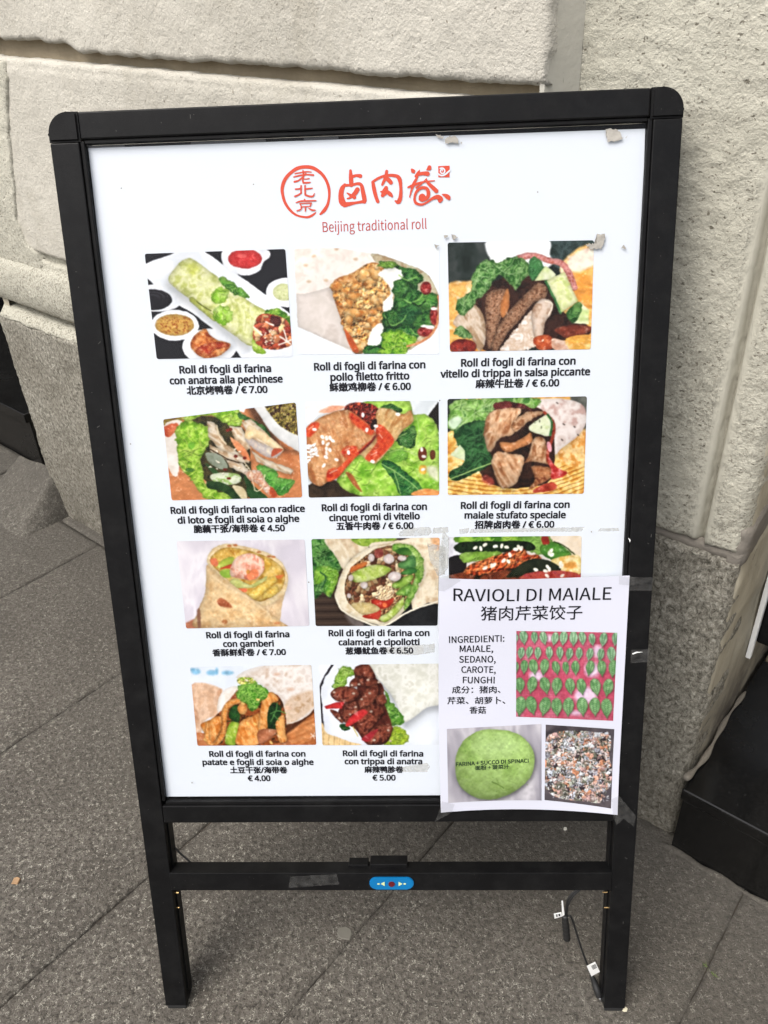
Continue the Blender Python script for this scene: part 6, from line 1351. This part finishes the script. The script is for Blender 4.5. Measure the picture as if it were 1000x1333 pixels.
# ---------------------------------------------------------------- the paper notice taped over the lower right corner
notice = empty('paper_notice', tuple(ZB * 0.31 + XB * 0.17), (-TILT, 0, 0))
tag(notice, 'white paper notice with leaf shaped ravioli pictures taped over the lower right of the menu', 'notice')
def into_notice(o): o.matrix_parent_inverse = Matrix.Translation((-0.17, 0, -0.31)); return o
NC = [np.array(board_xy(*p, -0.002)) for p in ((572, 752), (820, 749.5), (803, 1058), (574, 1055))]
nu_, nz_ = (NC[1] - NC[0]), (NC[3] - NC[0])
def nst(x, z):
    d = np.array([x, z]) - NC[0]; A = np.array([nu_, nz_]).T; s_, t_ = np.linalg.solve(A, d); return s_, t_
def curl(s_, t_):
    return -0.0022 - 0.0045 * (2 * s_ - 1) ** 2 * max(0, t_ - 0.72) ** 2 * 10 - 0.0018 * math.sin(s_ * 5.2 + 0.6) * (1 - t_) ** 3 - 0.0012 * math.sin(t_ * 9 + s_ * 2) * (1 - s_) ** 3 - 0.002 * max(0, 0.08 - t_) * 12 * (1 - (2 * s_ - 1) ** 2)
def on_notice(off):
    def f(x, z):
        s_, t_ = nst(x, z)
        zz = z + 0.0032 * (1 - (2 * s_ - 1) ** 2) * max(0, t_ - 0.4) ** 2 / 0.36 - 0.0018 * (1 - (2 * s_ - 1) ** 2) * max(0, 0.3 - t_) / 0.3
        return (x, curl(s_, t_) - off, zz)
    return f
n = 28; V, Fc = [], []
f0 = on_notice(0)
for j in range(n + 1):
    for i in range(n + 1):
        s_, t_ = i / n, j / n; q = (NC[0] * (1 - s_) + NC[1] * s_) * (1 - t_) + (NC[3] * (1 - s_) + NC[2] * s_) * t_
        q[0] -= 0.0015 * math.sin(t_ * 3.1) * (1 - s_) * 1.2
        V.append(f0(*q))
Fc = [(j * (n + 1) + i, j * (n + 1) + i + 1, (j + 1) * (n + 1) + i + 1, (j + 1) * (n + 1) + i) for j in range(n) for i in range(n)]
k = len(V); V2 = [(x, y + 0.0002, z) for x, y, z in V]; Fb = [tuple(a + k for a in f[::-1]) for f in Fc]
into_notice(pydata('paper_sheet', V + V2, Fc + Fb, NOTICE, notice, True))
KC, LC = (560, 740, 1000 / 280), (560, 930, 1000 / 280)
def nlines(crop, L, yadj=0.0):
    ox, oy, k = crop
    return [(b, board_xy(ox + a / k, oy + y0 / k + yadj, -0.003), board_xy(ox + c / k, oy + y1 / k + yadj, -0.003), h) for b, a, y0, c, y1, h in L]
into_notice(letters(nlines(KC, [('RAVIOLI DI MAIALE', 108, 147, 843, 146, 0.0150)]), on_notice(0.0003), INK, 'heading', notice, 0.008, INTER))
into_notice(letters(nlines(KC, [('猪肉芹菜饺子', 235, 232, 708, 231, 0.0138)]), on_notice(0.0003), INK, 'heading', notice, 0.008))
into_notice(letters(nlines(KC, [('INGREDIENTI:', 88, 345, 345, 339, 0.0082), ('MAIALE,', 137, 388, 293, 387, 0.0082), ('SEDANO,', 135, 438, 305, 437, 0.0082), ('CAROTE,', 145, 486, 305, 486, 0.0082), ('FUNGHI', 152, 535, 300, 535, 0.0082),
    ('成分：猪肉、', 102, 580, 328, 578, 0.0073), ('芹菜、胡萝卜、', 80, 631, 350, 628, 0.0073), ('香菇', 183, 674, 260, 674, 0.0073)]), on_notice(0.0003), INK, 'ingredient_list', notice, 0.018, INTER))
RC = (660, 810, 1000 / 160)
o = picture('ravioli_picture', [(77, 68), (900, 88), (865, 805), (75, 772)], RC, pic_rav(), notice, on_notice(0.0003), 12, y=-0.003, into=into_notice)
o = picture('dough_picture', [(78, 70), (518, 47), (518, 410), (84, 408)], LC, pic_dough(), notice, on_notice(0.0003), 12, y=-0.003, into=into_notice)
o = picture('filling_picture', [(538, 50), (857, 70), (839, 433), (532, 408)], LC, pic_fill(), notice, on_notice(0.0003), 12, y=-0.003, into=into_notice)
into_notice(letters(nlines(LC, [('FARINA + SUCCO DI SPINACI', 120, 241, 458, 228, 0.0052), ('面粉 + 菠菜汁', 210, 259, 368, 255, 0.0047)]), on_notice(0.0006), plain('dark_green_ink', (0.01, 0.03, 0.01), 0.5), 'dough_caption', notice, 0.03, INTER))
def tape(pxs, y=-0.0030, seed=0):
    o = decal('tape_strip', pxs, y, TAPE, 0.0003, seed, notice); return into_notice(o)
tape([(575, 1043), (592, 1047), (588, 1058), (573, 1066), (566, 1070), (572, 1056)], -0.0075, 31)
tape([(797, 1040), (806, 1036), (828, 1062), (825, 1076), (812, 1066), (803, 1074), (798, 1062)], -0.0078, 32)
tape([(568, 752), (590, 748), (600, 756), (578, 770), (566, 768)], -0.0052, 33)
tape([(806, 750), (826, 751), (825, 762), (806, 761)], -0.0040, 34)

# ---------------------------------------------------------------- cables
def hang(pts, Y):                                       # places measured in the photograph, on upright planes Y metres behind the feet
    return [onto(px, py, (0, y, 0), np.array([0, 1.0, 0])) for (px, py), y in zip(pts, Y)]
cable = empty('power_cable', tuple(hang([(752, 1159)], [0.055])[0])); loc = cable.location.copy()
tag(cable, 'thin black cable with a plug and white tag reaching the paving by the right leg', 'cable')
def into_cable(o, l=loc, par=cable): o.parent = par; o.matrix_parent_inverse = Matrix.Translation(l).inverted(); return o
def tb(name, pts, r, m, par, inv, sides=10, k=6):
    bm = bmesh.new(); tube(bm, pts, r, sides, k); o = bm_obj(name, bm, m, None, True); return inv(o)
tb('cord', hang([(757, 1157), (746, 1166), (739, 1180), (738, 1191), (743, 1193), (748, 1206), (757, 1235), (767, 1262), (771, 1271)], [.07, .066, .062, .058, .056, .052, .045, .036, .033]), 0.0014, RUBBER, cable, into_cable)
tb('plug', hang([(770, 1269), (774, 1279), (778, 1290), (780, 1296)], [.033, .028, .021, .018]), lambda t: 0.0028 + 0.0022 * math.sin(min(1, t * 1.5) * 1.5), RUBBER, cable, into_cable, 12)
tb('plug_tip', hang([(779.5, 1295), (783.5, 1306)], [.018, .0125]), 0.0022, STEEL, cable, into_cable, 10, 1)
pts = hang([(764, 1258), (775, 1252.5), (781, 1265), (770, 1271)], [.030, .026, .026, .030])
o = pydata('tag_label', [tuple(p) for p in pts] + [tuple(p + np.array([0, 0.0006, 0])) for p in pts], [(0, 1, 2, 3), (7, 6, 5, 4), (0, 4, 5, 1), (1, 5, 6, 2), (2, 6, 7, 3), (3, 7, 4, 0)], WHITE); into_cable(o)
P4 = np.array(pts); vs, fs = [], []
for i in range(4):
    a, b = 0.30 + 0.0, 0.92; t0 = 0.14 + i * 0.10
    for s_, t_ in ((0.45, t0), (0.92, t0), (0.92, t0 + 0.055), (0.45, t0 + 0.055)): vs.append(tuple((P4[0] * (1 - s_) + P4[1] * s_) * (1 - t_) + (P4[3] * (1 - s_) + P4[2] * s_) * t_ - np.array([0, 0.0004, 0])))
    fs.append((i * 4, i * 4 + 1, i * 4 + 2, i * 4 + 3))
into_cable(pydata('tag_print', vs, fs, INK))
c2 = empty('socket_cable', tuple(hang([(749, 1159)], [0.05])[0])); loc2 = c2.location.copy()
tag(c2, 'short black cable ending in a round socket beside a folded white tag, below the crossbar', 'cable')
inv2 = lambda o: into_cable(o, loc2, c2)
tb('cord', hang([(752, 1157), (744, 1164), (739, 1172), (737, 1183), (736, 1194)], [.058, .056, .054, .052, .05]), 0.0013, RUBBER, c2, inv2)
tb('socket', hang([(735.5, 1192), (736, 1200), (737, 1210), (738, 1222)], [.050, .049, .048, .047]), lambda t: 0.0034 + 0.0012 * min(1, t * 2) + 0.0004 * math.sin(t * 40), RUBBER, c2, inv2, 14)
for q in ([(731, 1173), (733, 1173), (735, 1191), (732, 1193)], [(721, 1190), (731, 1188), (732, 1193), (722, 1196)]):
    pts = hang(q, [.044] * 4); inv2(pydata('tag_label', [tuple(p) for p in pts] + [tuple(p + np.array([0, 0.0006, 0])) for p in pts], [(0, 1, 2, 3), (7, 6, 5, 4), (0, 4, 5, 1), (1, 5, 6, 2), (2, 6, 7, 3), (3, 7, 4, 0)], WHITE))
pts = hang([(724, 1190.5), (729, 1189.5), (729.5, 1192.5), (724.5, 1193.8)], [.0435] * 4); vs = [tuple(p) for p in pts]
a, b, c, d = [np.array(v) for v in vs]
inv2(pydata('tag_print', [a, a * .7 + b * .3, d * .7 + c * .3, d, a * .4 + b * .6, b, c, d * .4 + c * .6], [(0, 1, 2, 3), (4, 5, 6, 7)], INK))
bm = bmesh.new(); lead = hang([(213, 1088), (222, 1098), (236, 1112), (250, 1123)], [0.31, 0.30, 0.285, 0.27])
lead = [np.array(board_xy(px, py, 0.024)) for px, py in ((213, 1088), (222, 1097), (235, 1111), (250, 1124))]
tube(bm, [(x, 0.024, z) for x, z in lead], 0.0012, 8, 6); bm_obj('lead_wire', bm, RUBBER, sign, True)

# ---------------------------------------------------------------- small things on the paving
def litter(name, px, py, size, m, label, cat, seed, h=0.0015, grp=None):
    p = onto(px, py, (0, 0, 0.001), np.array([0, 0, 1.0])); r = random.Random(seed)
    ol = [(size * (0.7 + 0.5 * r.random()) * math.cos(a), size * (0.7 + 0.5 * r.random()) * math.sin(a)) for a in np.linspace(0, 2 * math.pi, 8, endpoint=False)]
    bm = bmesh.new(); a = [bm.verts.new((x, y, 0.0)) for x, y in ol]; b = [bm.verts.new((x * 0.85, y * 0.85, h * (0.7 + 0.5 * r.random()))) for x, y in ol]
    bm.faces.new(a[::-1]); bm.faces.new(b)
    for i in range(8): bm.faces.new((a[i], a[(i + 1) % 8], b[(i + 1) % 8], b[i]))
    o = bm_obj(name, bm, m); o.location = p; return tag(o, label, cat, grp)
DRY = plain('dry_leaf', lin((150, 120, 88)), 0.8, 0, 0.3, 200)
litter('leaf_scrap', 21, 1147, 0.0075, DRY, 'small brown dry leaf scrap on the paving left of the left leg', 'leaf', 1)
litter('paper_scrap', 812, 1313, 0.0045, plain('pale_scrap', lin((190, 184, 160)), 0.8), 'tiny pale paper scrap lying against the foot of the right leg', 'litter', 2)
litter('stone_chip', 736, 1079, 0.0035, plain('pale_stone', lin((200, 196, 184)), 0.8), 'tiny white stone chip behind the bottom rail near the right leg', 'stone', 3)
litter('stone_chip', 450, 1215, 0.012, plain('worn_gum', lin((98, 95, 87)), 0.9), 'flat grey gum spot on the paving under the blue switch', 'gum', 4, 0.0008)
p = onto(922, 1262, (0, 0, 0), np.array([0, 0, 1.0])); bm = bmesh.new(); r = random.Random(3)
for i in range(16):
    a = r.uniform(0, 6.28); l = r.uniform(0.005, 0.012); b = r.uniform(-0.012, 0.012)
    x0, y0 = b * 0.6, b * -0.9 + r.uniform(-.002, .002); q = [(x0, y0, 0), (x0 + 0.0012, y0 + 0.0005, 0), (x0 + l * math.cos(a) * 0.8, y0 + l * math.sin(a) * 0.8, l * 0.5)]
    bm.faces.new([bm.verts.new(v) for v in q])
o = bm_obj('weed_tuft', bm, plain('weed_green', lin((90, 110, 50)), 0.7)); o.location = p
tag(o, 'tiny green weed tuft growing in the paving crack at the lower right', 'weed')
